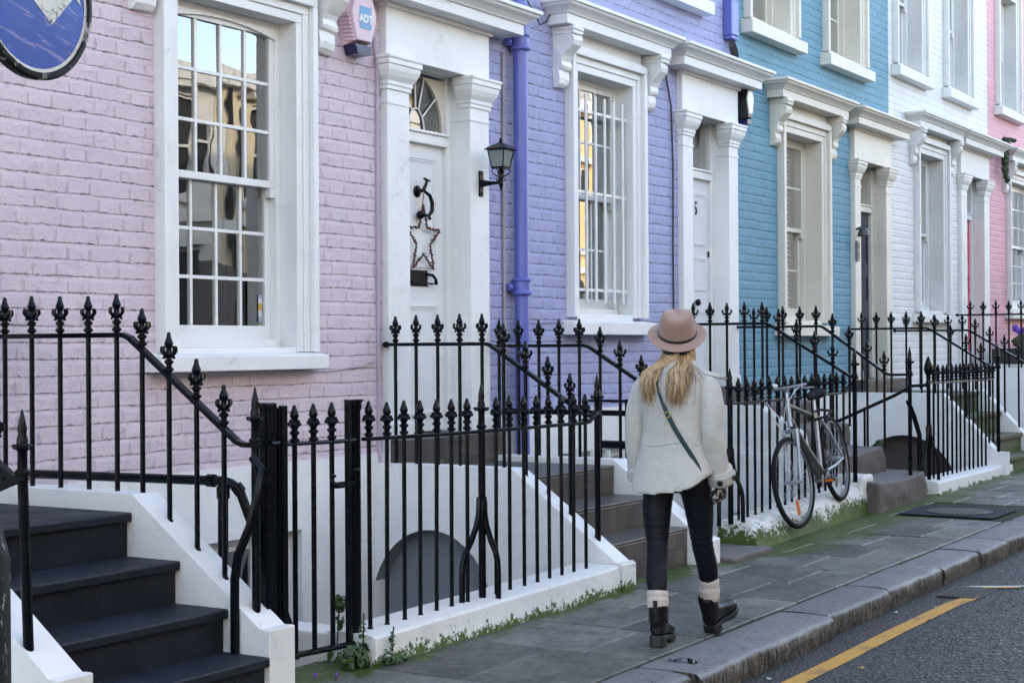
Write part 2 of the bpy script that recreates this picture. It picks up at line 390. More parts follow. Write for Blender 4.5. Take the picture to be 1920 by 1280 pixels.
def m_granite():
    t = NT('granite_kerb')
    at = t.n('Attribute', attribute_name='Col')
    n1 = t.noise(2.6, 5); n2 = t.noise(95, 4, rough=.8); n3 = t.noise(11, 5, rough=.7); n4 = t.noise(1, 5, vec=t.scl(t.pos(), (40,40,9)), rough=.8)
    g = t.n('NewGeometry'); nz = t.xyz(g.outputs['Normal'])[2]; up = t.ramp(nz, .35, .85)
    v = t.mix(n2.outputs['Fac'], (.10,.102,.108), (.33,.33,.345))
    v = t.mix(1.0, v, at.outputs['Color'], 'MULTIPLY')
    v = t.mix(t.ramp(n3.outputs['Fac'], .58, .72, 0, .7), v, (.045,.047,.05))
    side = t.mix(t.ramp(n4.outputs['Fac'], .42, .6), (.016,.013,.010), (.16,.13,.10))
    n5 = t.noise(30, 6, rough=.8); v = t.mix(t.ramp(n5.outputs['Fac'], .54, .64, 0, .8), v, (.035,.037,.042))
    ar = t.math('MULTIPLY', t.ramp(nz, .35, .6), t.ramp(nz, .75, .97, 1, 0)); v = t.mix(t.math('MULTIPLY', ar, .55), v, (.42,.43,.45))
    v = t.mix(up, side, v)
    return t.bsdf(v, t.ramp(n1.outputs['Fac'], .3, .7, .38, .62), nrm=t.bump(t.math('ADD', t.math('ADD', n3.outputs['Fac'], t.math('MULTIPLY', n5.outputs['Fac'], .7)), t.math('MULTIPLY', n4.outputs['Fac'], .8)), .024))
M['granite'] = m_granite()
def m_asphalt():
    t = NT('worn_asphalt')
    v1 = t.n('TexVoronoi', {'Vector': t.pos(), 'Scale': 62.0})
    n1 = t.noise(.9, 5); n2 = t.noise(120, 4, rough=.8); n3 = t.noise(8, 5)
    x, y, z = t.xyz(t.pos())
    cc = t.xyz(v1.outputs['Color'])
    v = t.mix(t.math('POWER', cc[0], 4), (.004,.005,.006), (.12,.12,.125))
    band = t.ramp(t.math('ADD', y, t.math('MULTIPLY', t.math('SUBTRACT', n3.outputs['Fac'], .5), .25)), 2.72, 2.95)
    v = t.mix(t.math('MULTIPLY', band, .75), v, t.mix(cc[1], (.011,.008,.011), (.062,.05,.058)))
    v = t.mix(t.ramp(n1.outputs['Fac'], .4, .7, 0, .35), v, (.055,.05,.055))
    edge = t.math('MULTIPLY', t.ramp(y, 3.08, 3.2), t.ramp(n3.outputs['Fac'], .42, .58))
    v = t.mix(t.math('MULTIPLY', edge, .8), v, (.02,.026,.012))
    return t.bsdf(v, t.ramp(cc[1], 0, 1, .35, .75), nrm=t.bump(t.math('ADD', v1.outputs['Distance'], t.math('MULTIPLY', n2.outputs['Fac'], .6)), .012), spec=.4)
M['asphalt'] = m_asphalt()
def m_linepaint(name, c):
    t = NT(name); n1 = t.noise(60, 5, rough=.75); n2 = t.noise(6, 4)
    f = t.math('ADD', t.math('MULTIPLY', n1.outputs['Fac'], .6), t.math('MULTIPLY', n2.outputs['Fac'], .4))
    return t.bsdf(t.mix(t.ramp(f, .53, .62, 0, .88), c, (.05,.045,.04)), .6, nrm=t.bump(n1.outputs['Fac'], .005))
M['yellow'] = m_linepaint('yellow_road_paint', (.52,.27,.035))
M['whiteline'] = m_linepaint('white_road_paint', (.6,.6,.56))
def m_glass(name='window_glass', tint=(1,1,1)):
    t = NT(name)
    n1 = t.noise(2.2, 2)
    nb = t.bump(n1.outputs['Fac'], .0012, 1)
    fr = t.n('Fresnel', {'IOR': 1.62, 'Normal': nb})
    gl = t.n('BsdfGlossy', {'Color': (1,1,1,1), 'Roughness': .01, 'Normal': nb})
    tr = t.n('BsdfTransparent', {'Color': (tint[0],tint[1],tint[2],1)})
    mx = t.n('MixShader', {0: t.math('MINIMUM', t.math('MULTIPLY', fr, 3.1), .72), 1: tr.outputs[0], 2: gl.outputs[0]})
    t.t.links.new(mx.outputs[0], t.out.inputs[0]); return t.mat
M['glass'] = m_glass()
M['frosted'] = m_paint('frosted_lantern_glass', (.20,.24,.23), .12, .001)
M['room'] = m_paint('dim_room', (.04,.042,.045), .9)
M['curtain'] = m_paint('grey_net_curtain', (.075,.08,.078), .9, .002)
M['blind'] = m_paint('white_slatted_blind', (.62,.60,.58), .7)
M['roof'] = m_paint('slate_roof', (.06,.06,.07), .7)
M['chimney'] = m_brick('stock_brick', (.20,.12,.08), 1.0, .3)
M['earth'] = m_paint('ground_earth', (.06,.055,.045), .9)
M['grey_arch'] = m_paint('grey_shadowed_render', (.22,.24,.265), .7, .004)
M['area_floor'] = m_paint('grey_area_paving', (.16,.16,.16), .7, .01)
def m_metal(name, c, rough, metal=.9):
    t = NT(name); n1 = t.noise(12,4)
    return t.bsdf(t.mix(t.ramp(n1.outputs['Fac'],.4,.7,0,.35), c, tuple(k*.6 for k in c)), t.ramp(n1.outputs['Fac'],.3,.7,rough,rough+.15), metal)
def make_text(s, size, depth):
    cu = bpy.data.curves.new('lettering', 'FONT'); cu.body = s; cu.size = size; cu.extrude = depth; cu.align_x = 'CENTER'; cu.align_y = 'CENTER'; cu.resolution_u = 3; cu.offset = .004
    tmp = bpy.data.objects.new('tmp', cu); COL.objects.link(tmp)
    dg = bpy.context.evaluated_depsgraph_get(); me = bpy.data.meshes.new_from_object(tmp.evaluated_get(dg)); bpy.data.objects.remove(tmp); bpy.data.curves.remove(cu)
    return me
TEXT = {'ADT': make_text('ADT', .072, .002), '5': make_text('5', .19, .003)}
# ---------------------------------------------------------------- the woman walking away along the pavement
def m_cloth(name, c, rough=.9, scale=160, amp=.003, c2=None, sheen=.3, mott=30):
    t = NT(name); n1 = t.noise(scale, 4, rough=.7); n2 = t.noise(7, 3); n3 = t.noise(mott, 4, rough=.7)
    v = t.mix(t.ramp(n1.outputs['Fac'], .35, .65), tuple(k*.90 for k in c), tuple(min(1,k*1.06) for k in c))
    v = t.mix(t.ramp(n3.outputs['Fac'], .42, .66, 0, .35), v, c2 or tuple(k*.82 for k in c))
    h = t.math('ADD', n1.outputs['Fac'], t.math('MULTIPLY', n3.outputs['Fac'], .6))
    return t.bsdf(v, rough, nrm=t.bump(h, amp), spec=.2, Sheen_Weight=sheen)
M['coat'] = m_cloth('pale_grey_boucle_wool', (.50,.485,.46), .95, 130, .004, (.445,.43,.41))
M['hat'] = m_cloth('dusty_pink_felt', (.33,.215,.175), .9, 220, .001, (.26,.17,.14))
def m_leggings():
    t = NT('navy_coated_leggings'); n1 = t.noise(1, 4, vec=t.scl(t.obj(), (6,6,30))); n2 = t.noise(14, 3)
    return t.bsdf(t.mix(n2.outputs['Fac'], (.002,.003,.007), (.004,.006,.013)), t.ramp(n2.outputs['Fac'], .3, .7, .5, .65), nrm=t.bump(n1.outputs['Fac'], .004), spec=.22)
M['leggings'] = m_leggings()
M['sock'] = m_cloth('oatmeal_ribbed_sock', (.58,.50,.46), .95, 120, .005)
M['boot'] = m_paint('black_polished_leather', (.005,.005,.007), .30, .0015, 0, spec=.35)
M['sole'] = m_paint('black_rubber_sole', (.010,.010,.012), .5, .001)
M['strap'] = m_paint('dark_green_leather', (.006,.034,.034), .4, .001)
M['brass'] = m_metal('brass_buckle', (.70,.50,.20), .3)
M['skin'] = m_paint('skin', (.58,.36,.27), .5, .001)
M['button'] = m_paint('dark_horn_button', (.012,.010,.010), .3, .001)
def m_hair():
    t = NT('blonde_hair'); at = t.n('Attribute', attribute_name='Col'); n1 = t.noise(1, 4, vec=t.scl(t.obj(), (60,60,4)))
    c = t.mix(1.0, t.mix(n1.outputs['Fac'], (.26,.17,.095), (.55,.41,.26)), at.outputs['Color'], 'MULTIPLY')
    return t.bsdf(c, .38, spec=.5)
M['hair'] = m_hair()
def m_glove():
    t = NT('patterned_knit_glove'); v = t.n('TexVoronoi', {'Vector': t.obj(), 'Scale': 75.0}); n = t.noise(60, 2)
    f = t.ramp(t.math('ADD', v.outputs['Distance'], t.math('MULTIPLY', n.outputs['Fac'], .4)), .58, .64)
    return t.bsdf(t.mix(f, (.50,.44,.40), (.02,.018,.02)), .9, nrm=t.bump(n.outputs['Fac'], .002))
M['glove'] = m_glove()
PX, PY = 7.56, 3.685; PZ = gz(PX)+.003
def ell(c, rx, ry, n=28, p=2.0, ux=(1,0,0), uy=(0,1,0)):
    out = []
    for k in range(n):
        a = 2*PI*k/n; ca, sa = math.cos(a), math.sin(a)
        x = math.copysign(abs(ca)**(2/p), ca)*rx; y = math.copysign(abs(sa)**(2/p), sa)*ry
        out.append(Vector(c)+Vector(ux)*x+Vector(uy)*y)
    return out
def limb(m, pts, rs, n=18, flat=1.0, seg=6):
    # smooth tapered limb through joints (Catmull-Rom)
    P = [Vector(p) for p in pts]; out = []; rr = []
    for i in range(len(P)-1):
        p0 = P[max(i-1,0)]; p1 = P[i]; p2 = P[i+1]; p3 = P[min(i+2,len(P)-1)]
        for k in range(seg):
            t = k/seg
            out.append(.5*((2*p1)+(p2-p0)*t+(2*p0-5*p1+4*p2-p3)*t*t+(3*p1-p0-3*p2+p3)*t**3)); s_ = t*t*(3-2*t); rr.append(rs[i]*(1-s_)+rs[i+1]*s_)
    out.append(P[-1]); rr.append(rs[-1])
    m.tube(out, rr, n)
def remesh(o, vox, it=4, fac=.5):
    r = o.modifiers.new('Remesh', 'REMESH'); r.mode = 'VOXEL'; r.voxel_size = vox; r.use_smooth_shade = True
    s = o.modifiers.new('Smooth', 'SMOOTH'); s.iterations = it; s.factor = fac
    dg = bpy.context.evaluated_depsgraph_get(); me = bpy.data.meshes.new_from_object(o.evaluated_get(dg)); old = o.data
    o.modifiers.clear(); me.name = old.name; mats = [k for k in old.materials]; o.data = me
    me.materials.clear()
    for k in mats: me.materials.append(k)
    for p in me.polygons: p.use_smooth = True
    return o
# ---- body: one continuous surface under the clothes
HD = Vector((.9,.436,0)); HL = Vector((-.436,.9,0))       # the head is turned a little to her left
hc = Vector((.035,.008,1.545))
LH, LK, LA = (-.02,.085,.87), (-.085,.075,.49), (-.235,.000,.12)
RH, RK, RA_ = (.0,-.090,.87), (.105,-.095,.50), (.225,-.085,.155)
b = MB()
b.loft([ell((0,0,.80),.06,.08), ell((0,0,.86),.115,.165), ell((0,0,.95),.105,.16), ell((0,0,1.08),.085,.125), ell((0,0,1.22),.10,.145), ell((0,0,1.33),.095,.165), ell((0,0,1.385),.07,.13), ell((.005,0,1.41),.055,.06), ell((.02,.004,1.47),.052,.052)])
b.loft([ell(hc+Vector((0,0,z))+HD*dx, rx, ry, 24, 2, HD, HL) for z, rx, ry, dx in ((-.125,.03,.03,.035),(-.11,.055,.045,.03),(-.08,.078,.062,.018),(-.03,.092,.073,.004),(.03,.098,.078,-.004),(.08,.085,.07,-.004),(.11,.055,.045,0),(.122,.02,.015,0))])
b.tube([hc+HD*.088+Vector((0,0,.02)), hc+HD*.112+Vector((0,0,-.035)), hc+HD*.09+Vector((0,0,-.045))], [.009,.015,.010], 8)
for s in (-1,1):
    b.sphere(hc+HL*(.077*s)+Vector((0,0,-.01)), .028, 10, 6, 0, (.6,.4,1.1)); b.sphere(hc+HD*.083+HL*(.032*s)+Vector((0,0,.012)), .014, 8, 6)
b.tube([hc+HD*.085+HL*.025+Vector((0,0,-.072)), hc+HD*.094+Vector((0,0,-.070)), hc+HD*.085-HL*.025+Vector((0,0,-.072))], [.006,.010,.006], 8)
limb(b, [(0,.15,1.37),(-.03,.215,1.13),(.02,.222,.86)], [.05,.042,.03]); limb(b, [(0,-.15,1.37),(-.025,-.20,1.12),(.05,-.215,.85)], [.05,.042,.03])
limb(b, [LH,LK,(-.225,.006,.14)], [.075,.036,.024]); limb(b, [RH,RK,(.215,-.086,.17)], [.075,.036,.024])
b.tube([(-.225,.006,.15),(-.228,.004,.10)], [.024,.02], 10); b.tube([(.215,-.086,.18),(.235,-.084,.12)], [.024,.018], 10)
woman = b.build('person', M['skin'], None, (PX,PY,PZ)); LOCAL.add(woman.name)
tag(woman, 'woman seen from behind walking away in a dusty pink hat, pale coat and dark leggings', 'person')
remesh(woman, .008, 4)
E_ = MB()
# ---- coat
prof = [(.80,-.03,0,.182,.232,2.4),(.84,-.025,0,.176,.228,2.4),(.90,-.018,0,.163,.216,2.4),(.97,-.01,0,.148,.202,2.4),(1.03,-.006,0,.138,.190,2.4),(1.08,-.004,0,.134,.184,2.4),(1.15,-.004,0,.133,.182,2.4),(1.22,-.006,0,.132,.180,2.35),(1.29,-.008,0,.130,.186,2.4),(1.345,-.006,0,.118,.182,2.4),(1.385,0,0,.102,.158,2.3),(1.415,.008,0,.086,.122,2.2),(1.44,.014,.002,.074,.090,2.1),(1.475,.02,.004,.068,.076,2)]
def hemz(x, y, z):
    # the back of the hem hangs lower than the sides
    k = max(0, min(1, (1.0-z)/.2)); return z + k*(.075*(abs(y)/.24)**2 - .030 - .12*y + (.02 if x > 0 else 0) + .012*math.sin(y*22+1))
def fold(a, z): return 1 + .020*max(0,(1.05-z)/.25)*math.sin(5*a+.6) + .008*math.sin(3*a+z*9)
m = MB(); rings = []
for (z,cx,cy_,rx,ry,p) in prof:
    ring = []
    for k, q in enumerate(ell((cx,cy_,0), rx, ry, 40, p)):
        a = 2*PI*k/40; f = fold(a, z); x, y = cx+(q.x-cx)*f, cy_+(q.y-cy_)*f
        ring.append((x, y, hemz(x,y,z)))
    rings.append(ring)
m.loft(rings)
coat = m.build('coat', M['coat'], woman); remesh(coat, .0095, 4)
roughen(coat, .005, 9, seed=2); roughen(coat, .002, 24, seed=5)
SLR = [(.005,-.120,1.372),(-.004,-.185,1.325),(-.022,-.216,1.235),(-.036,-.222,1.11),(-.005,-.228,.98),(.045,-.234,.855)]
SLL = [(.005,.120,1.372),(-.004,.185,1.325),(-.022,.216,1.235),(-.030,.226,1.11),(-.015,.232,.98),(.02,.230,.875)]
for P_, sd in ((SLR,3),(SLL,8)):
    m = MB(); limb(m, P_, [.050,.063,.063,.059,.057,.062], 22, seg=6)
    o = m.build('sleeve', M['coat'], coat); remesh(o, .009, 3); roughen(o, .006, 10, seed=sd); roughen(o, .002, 26, seed=sd+1)
def coatx(y, z, back=True):
    for a, c in zip(prof, prof[1:]):
        if a[0] <= z <= c[0]:
            t = (z-a[0])/(c[0]-a[0]); cx = a[1]+(c[1]-a[1])*t; rx = a[3]+(c[3]-a[3])*t; ry = a[4]+(c[4]-a[4])*t; break
    else: cx, rx, ry = prof[0][1], prof[0][3], prof[0][4]
    u = min(.98, abs(y)/ry); return cx - rx*(1-u**2.3)**(1/2.3)
# seams
def seam(name, yz, r=.0055):
    m = MB(); m.tube([(coatx(y,z)-.000, y, z) for y, z in yz], r, 6); m.build(name, M['coat'], coat)
seam('back_seam', [(.0+.004*math.sin(i), 1.40-.365*i/16) for i in range(17)]); seam('waist_seam', [(-.165+.33*i/20, 1.035+.010*math.sin(i*.32)) for i in range(21)])
# collar: folded band standing off the neck, its points over the shoulders
m = MB(); rings = []
for k in range(25):
    a = PI*.30+PI*1.40*k/24            # round the back of the neck
    ca, sa = math.cos(a), math.sin(a)
    r0x, r0y = .072,.078; r1x, r1y = .112,.165
    e = abs(k-12)/12
    top = Vector((.02+r0x*1.02*ca, r0y*1.05*sa, 1.475)); mid = Vector((.015+(r0x+.022)*ca, (r0y+.03)*sa, 1.462)); out = Vector((.01+r1x*ca, r1y*sa, 1.385+.008*e)); inn = Vector((.01+(r1x-.012)*ca, (r1y-.014)*sa, 1.376+.006*e)); inn2 = Vector((.015+r0x*ca, r0y*sa, 1.44))
    rings.append([top, mid, out, inn, inn2])
m.loft(rings); co_ = m.build('collar', M['coat'], coat, sharp=70); roughen(co_, .006, 10, seed=7)
b2 = co_.modifiers.new('Subdivision', 'SUBSURF'); b2.levels = 2; b2.render_levels = 2
m = MB(); m.loft([[Vector((.03,-.10,1.415)),Vector((.0,-.12,1.43)),Vector((-.03,-.10,1.415)),Vector((0,-.1,1.40))],[Vector((.05,-.20,1.40)),Vector((.01,-.23,1.405)),Vector((-.02,-.20,1.395)),Vector((.01,-.2,1.385))],[Vector((.07,-.265,1.375)),Vector((.055,-.272,1.378)),Vector((.04,-.262,1.372)),Vector((.055,-.26,1.366))]]); m.build('lapel_point', M['coat'], coat, sharp=80)
# cuffs with a buttoned tab
def cuff(c, d, r, s):
    c, d = Vector(c), Vector(d).normalized(); u = Vector((1,0,0)); u = (u-d*u.dot(d)).normalized(); v = d.cross(u)
    m = MB(); m.loft([ell(c-d*.045, r*1.0, r*1.0, 24, 2, u, v), ell(c-d*.04, r*1.10, r*1.06, 24, 2, u, v), ell(c+d*.035, r*1.14, r*1.10, 24, 2, u, v), ell(c+d*.04, r*1.02, r*.98, 24, 2, u, v), ell(c+d*.01, r*.8, r*.8, 24, 2, u, v)])
    o = m.build('cuff', M['coat'], coat, sharp=60); roughen(o, .003, 20, seed=9)
    m = MB(); rings = []
    for k in range(13):
        a = s*(PI*.35)+s*PI*.95*k/12; q = c+u*(r*1.15*math.cos(a))+v*(r*1.11*math.sin(a)); nrm = (u*math.cos(a)+v*math.sin(a))
        rings.append([q-d*.022, q-d*.022+nrm*.007, q+d*.022+nrm*.007, q+d*.022])
    m.loft(rings, True, 0, True); m.build('cuff_tab', M['coat'], coat, sharp=50)
    return c, d, u, v, r
cR = cuff((.048,-.232,.868), (.062,.006,-.12), .063, 1); cL = cuff((.022,.229,.870), (.035,-.004,-.12), .060, 1)
def button(cf, a):
    c, d, u, v, r = cf; nrm = u*math.cos(a)+v*math.sin(a); q = c+u*(r*1.15*math.cos(a))+v*(r*1.11*math.sin(a))+nrm*.006
    e1 = d; e2 = nrm.cross(d)
    m = MB(); m.loft([[q+(e1*math.cos(2*PI*k/14)+e2*math.sin(2*PI*k/14))*rr+nrm*h for k in range(14)] for rr, h in ((.015,0),(.0165,.004),(.014,.008),(.006,.007))]); m.build('button', M['button'], coat)
VIEW = Vector((-.9,-.44,0))
def angle_to(cf, w): 
    c, d, u, v, r = cf; return math.atan2(w.dot(v), w.dot(u))
aR = angle_to(cR, VIEW); button(cR, aR+.15); button(cR, aR-.95 if math.sin(aR-.95)*cR[3].y+math.cos(aR-.95)*cR[2].y < 0 else aR+.95)
# ---- leggings: one garment
m = MB()
m.loft([ell((-.005,0,.775),.07,.10), ell((-.008,0,.82),.125,.175), ell((-.008,0,.90),.12,.172), ell((0,0,.98),.10,.15)])
limb(m, [LH,(-.055,.090,.70),LK,(-.175,.035,.36),(-.222,.008,.25)], [.095,.078,.056,.056,.047], 20, seg=7)
limb(m, [RH,(.055,-.10,.70),RK,(.160,-.096,.38),(.203,-.089,.275)], [.095,.078,.056,.056,.047], 20, seg=7)
lg = m.build('leggings', M['leggings'], woman); remesh(lg, .008, 4)
_nn = [v.normal.copy() for v in lg.data.vertices]
for v, n_ in zip(lg.data.vertices, _nn):      # creases behind the knees and at the ankles
    z = v.co.z
    for zc, am in ((.50,.0030),(.535,.0035),(.56,.003),(.60,.002),(.47,.0025),(.31,.002),(.335,.002),(.73,.002),(.70,.0015)):
        w = math.exp(-((z-zc+.12*(v.co.y+.09 if v.co.y<0 else v.co.y-.08)+.04*v.co.x)/.011)**2)
        v.co += Vector((n_.x,n_.y,0))*am*w
# ---- socks
def sock(pts, rs):
    m = MB(); P = [Vector(p) for p in pts]; d = (P[-1]-P[0]); n = 16; out = []; rr = []
    for i in range(n+1):
        t = i/n; out.append(P[0]+d*t); k = t*(len(rs)-1); j = min(int(k), len(rs)-2); rr.append((rs[j]+(rs[j+1]-rs[j])*(k-j))*(1+.035*math.sin(t*17)))
    m.tube(out, rr, 22); o = m.build('sock', M['sock'], woman); roughen(o, .004, 22, seed=int(P[0].x*50)+9); return o
sock([(-.236,.000,.195),(-.224,.006,.285)], [.050,.057,.055,.055,.051]); sock([(.224,-.083,.180),(.199,-.090,.305)], [.046,.056,.055,.055,.053])
# ---- boots
def boot(A, yaw, pitch, name='boot'):
    # A: centre of the heel on the ground; yaw turns the toe towards +y, pitch lifts the toe
    A = Vector(A); RM = Matrix.Rotation(yaw, 3, 'Z') @ Matrix.Rotation(-pitch, 3, 'Y')
    T = lambda p: A + RM @ Vector(p)
    def ring(x, zb, zt, w, n=18, p=2.6):
        out = []
        for k in range(n):
            a = 2*PI*k/n; c, s_ = math.cos(a), math.sin(a)
            out.append(T((x, math.copysign(abs(c)**(2/p), c)*w, (zb+zt)/2 + math.copysign(abs(s_)**(2/p), s_)*(zt-zb)/2)))
        return out
    m = MB()
    m.loft([ring(x, zb, zt, w) for x, zb, zt, w in ((-.046,.062,.10,.016),(-.040,.056,.13,.034),(-.01,.054,.150,.042),(.04,.052,.150,.043),(.085,.044,.128,.042),(.13,.036,.108,.047),(.175,.034,.094,.049),(.21,.036,.084,.042),(.235,.042,.072,.024))])
    def hr(z, x, rx, ry): return [T((x+rx*math.cos(2*PI*k/18), ry*math.sin(2*PI*k/18), z)) for k in range(18)]
    m.loft([hr(.075,-.0,.040,.036), hr(.10,-.0,.048,.042), hr(.13,-.002,.052,.045), hr(.165,.000,.054,.048), hr(.205,.002,.058,.053), hr(.215,.002,.058,.053), hr(.218,.002,.040,.036)])
    o = m.build(name, M['boot'], woman); remesh(o, .006, 2)
    m = MB()
    def sr(x, z0, z1, w): return [T((x,-w,z0)), T((x,w,z0)), T((x,w,z1)), T((x,-w,z1))]
    m.loft([sr(-.050,.0,.058,.022), sr(-.044,0,.060,.036), sr(-.01,0,.058,.043), sr(.026,0,.054,.041)], True, 0, False)
    m.loft([sr(.026,.034,.055,.038), sr(.085,.018,.046,.041), sr(.13,.004,.036,.049), sr(.18,.002,.034,.051), sr(.215,.006,.038,.043), sr(.24,.014,.044,.024)], True, 0, False)
    m.build('sole', M['sole'], o, bevel=.005)
    m = MB(); m.prism([(-.062,.175),(-.055,.175),(-.056,.240),(-.063,.243)], 'y', -.011, .011); m.v = [tuple(T(v)) for v in m.v]; m.build('pull_tab', M['boot'], o)
    m = MB()
    for s in (-1,1): m.loft([[T((x-.006,.046*s+.004*s,z)), T((x+.018,.046*s+.004*s,z)), T((x+.016,.042*s,z)), T((x-.004,.042*s,z))] for x, z in ((.0,.12),(.0,.15),(.002,.195))], True, 0, False)
    m.build('elastic_gusset', M['sole'], o)
    return o
boot((-.235,-.002,.0), math.radians(13), 0); boot((.285,-.080,.0), math.radians(-5), math.radians(22))
# ---- gloved hands, fingers half curled
def hand(W, d, back, s):
    """W wrist, d direction of the hand, back: out of the back of the hand, s: side of the thumb"""
    W, d = Vector(W), Vector(d).normalized(); b_ = (Vector(back)-d*Vector(back).dot(d)).normalized(); w = d.cross(b_)*s
    m = MB()
    m.loft([ell(W+d*t, h, ww, 16, 2.4, b_, w) for t, h, ww in ((-.06,.024,.028),(-.02,.022,.027),(.015,.018,.032),(.05,.016,.040),(.08,.014,.042),(.092,.010,.038))])
    for i, (off, L, r, cu) in enumerate(((.031,.068,.0088,.62),(.011,.076,.0092,.70),(-.010,.071,.0088,.80),(-.030,.056,.0078,.92))):
        p = W+d*.078+w*off; pts = [p-d*.02, p]; a = cu*.35
        for k, seg in enumerate((.44,.31,.25)):
            a += cu*(.55,.75,.55)[k]; pts.append(pts[-1]+(d*math.cos(a)-b_*math.sin(a))*L*seg)
        m.tube(pts, [r,r,r*.97,r*.9,r*.72], 10); m.sphere(pts[-1], r*.72, 8, 6)
    p = W+d*.022+w*.024; t1 = p+(d*.62+w*.62-b_*.45).normalized()*.034; t2 = t1+(d*.85+w*.25-b_*.5).normalized()*.030; t3 = t2+(d*.9-b_*.5).normalized()*.024
    m.tube([p,t1,t2,t3], [.013,.0115,.0105,.008], 10); m.sphere(t3, .008, 8, 6)
    o = m.build('glove', M['glove'], woman); remesh(o, .0035, 2); return o
hand((.066,-.226,.825), (.20,.10,-1), (-.25,-1,.0), 1); hand((.045,.222,.83), (.55,-.25,-.7), (-.1,1,0), -1)
# ---- hat
HC = Vector((.028,.006,1.598)); tl = math.radians(29); hu = (Vector((0,0,1))*math.cos(tl)-HD*math.sin(tl)).normalized(); hf = (HD*math.cos(tl)+Vector((0,0,1))*math.sin(tl)).normalized(); hl = HL
def hring(r, h, sq=1.0, bend=0, n=48, dent=0, fx=0):
    out = []
    for k in range(n):
        a = 2*PI*k/n; c, s_ = math.cos(a), math.sin(a)
        z = h + bend*(s_*s_)*1.0 - bend*.3*c*c
        if dent: z -= dent*max(0, c)**2*(1) + dent*.35*(1-abs(s_))
        out.append(HC+hf*(r*c*1.08+fx)+hl*(r*s_*sq)+hu*z)
    return out
m = MB()
m.loft([hring(.090,.004), hring(.145,.0,1,.010), hring(.156,-.001,1,.013), hring(.1575,.003,1,.013), hring(.155,.006,1,.013), hring(.125,.008,1,.008), hring(.1,.012,1,.002), hring(.0985,.03), hring(.0965,.07), hring(.0925,.105,.97), hring(.086,.132,.93,0,48,.010), hring(.074,.146,.88,0,48,.022), hring(.052,.148,.80,0,48,.030), hring(.02,.138,.7,0,48,.022)])
ht = m.build('hat', M['hat'], woman, sharp=70); ss = ht.modifiers.new('Subdivision', 'SUBSURF'); ss.levels = 1; ss.render_levels = 2
m = MB(); m.loft([hring(.1,.012), hring(.1035,.014), hring(.1030,.026), hring(.099,.028)], False); m.build('hat_band', M['strap'] if False else m_paint('black_leather_band', (.010,.008,.010), .45, .001), ht, sharp=60)
# ---- hair: many separate locks falling from under the brim
q = random.Random(31); m = MB()
for i in range(1500):
    a = q.uniform(PI*.45, PI*1.55)            # round the back of the head
    dirx = HD*math.cos(a)*.092+HL*math.sin(a)*.080
    p0 = hc+dirx*.98+Vector((0,0,q.uniform(-.02,.05)))
    lat = math.sin(a)                          # -1..1 towards her left
    back = -math.cos(a)
    # two main falls, leaving the collar to show between them
    if q.random() < .84: tgt = q.gauss(.104,.020) if lat > .10 else q.gauss(-.078,.022)
    else: tgt = q.gauss(.125,.02) if lat > 0 else q.gauss(-.11,.025)
    L = 1.315+q.gauss(0,.040)
    if tgt < 0: L -= .015
    yy = tgt; xb = coatx(max(-.19,min(.19,yy)), max(.81,min(1.47,L)))
    p1 = hc+dirx*1.12+Vector((0,0,-.07+q.uniform(-.015,.015)))
    p2 = Vector((-.098-q.uniform(0,.03), yy*.85+q.gauss(0,.006), 1.425)); 
    p3 = Vector((xb-.022-q.uniform(0,.022), yy+q.gauss(0,.008), (1.425+L)/2)); p4 = Vector((xb-.010-q.uniform(0,.012), yy+q.gauss(0,.017)+(-.012 if yy>0 else .012), L))
    if abs(yy) > .13: p2.x += .05; p3.x += .03
    P = [p0,p1,p2,p3,p4]; out = []
    for j in range(4):
        c0 = P[max(j-1,0)]; c1 = P[j]; c2 = P[j+1]; c3 = P[min(j+2,4)]
        for k in range(4):
            t = k/4; out.append(.5*((2*c1)+(c2-c0)*t+(2*c0-5*c1+4*c2-c3)*t*t+(3*c1-c0-3*c2+c3)*t**3))
    out.append(p4); wv = q.uniform(.002,.006); ph = q.uniform(0,6)
    out = [o_+Vector((0,wv*math.sin(ph+j*.8),0))*(j/16) for j, o_ in enumerate(out)]
    r = q.uniform(.0009,.0021); s_ = q.choice([.35,.6,.9,1.15,1.5,1.8])
    m.tube(out, [r*(1-.75*max(0,(j-9)/7)) for j in range(17)], 5, 0, True, (s_,s_*q.uniform(.92,1.02),s_*q.uniform(.8,1)))
m.build('hair', M['hair'], woman)
m = MB(); m.loft([ell(hc+Vector((0,0,z)), rx, ry, 20, 2, HD, HL) for z, rx, ry in ((-.11,.05,.06),(-.06,.085,.078),(.0,.098,.084),(.06,.098,.082),(.10,.07,.06))]); m.v = [tuple(Vector(v)-HD*.014) for v in m.v]; m.build('hair_cap', M['hair'], woman)
# ---- bag strap across the back
path = [(.085,1.425),(.07,1.385),(.045,1.33),(.012,1.255),(-.020,1.19),(-.055,1.125),(-.095,1.06),(-.135,1.0),(-.160,.96),(-.178,.925),(-.190,.89)]
m = MB(); rings = []
for i, (y, z) in enumerate(path):
    a = path[max(i-1,0)]; c = path[min(i+1,len(path)-1)]; t = Vector((0,c[0]-a[0],c[1]-a[1])).normalized(); nn = Vector((0,-t.z,t.y)); w_ = .008 if i < 4 else .0125
    p = Vector((coatx(y,z)-.009, y, z)); rings.append([p+nn*w_+Vector((.004,0,0)), p+nn*w_+Vector((-.004,0,0)), p-nn*w_+Vector((-.004,0,0)), p-nn*w_+Vector((.004,0,0))])
m.loft(rings, True, 0, False); bs = m.build('bag_strap', M['strap'], woman, bevel=.002)
m = MB(); p = Vector((coatx(-.02,1.19)-.014,-.020,1.19))
m.torus(p, .016, .0025, (0,.7,.7), (0,-.7,.7), 16, 6); m.build('buckle', M['brass'], bs)
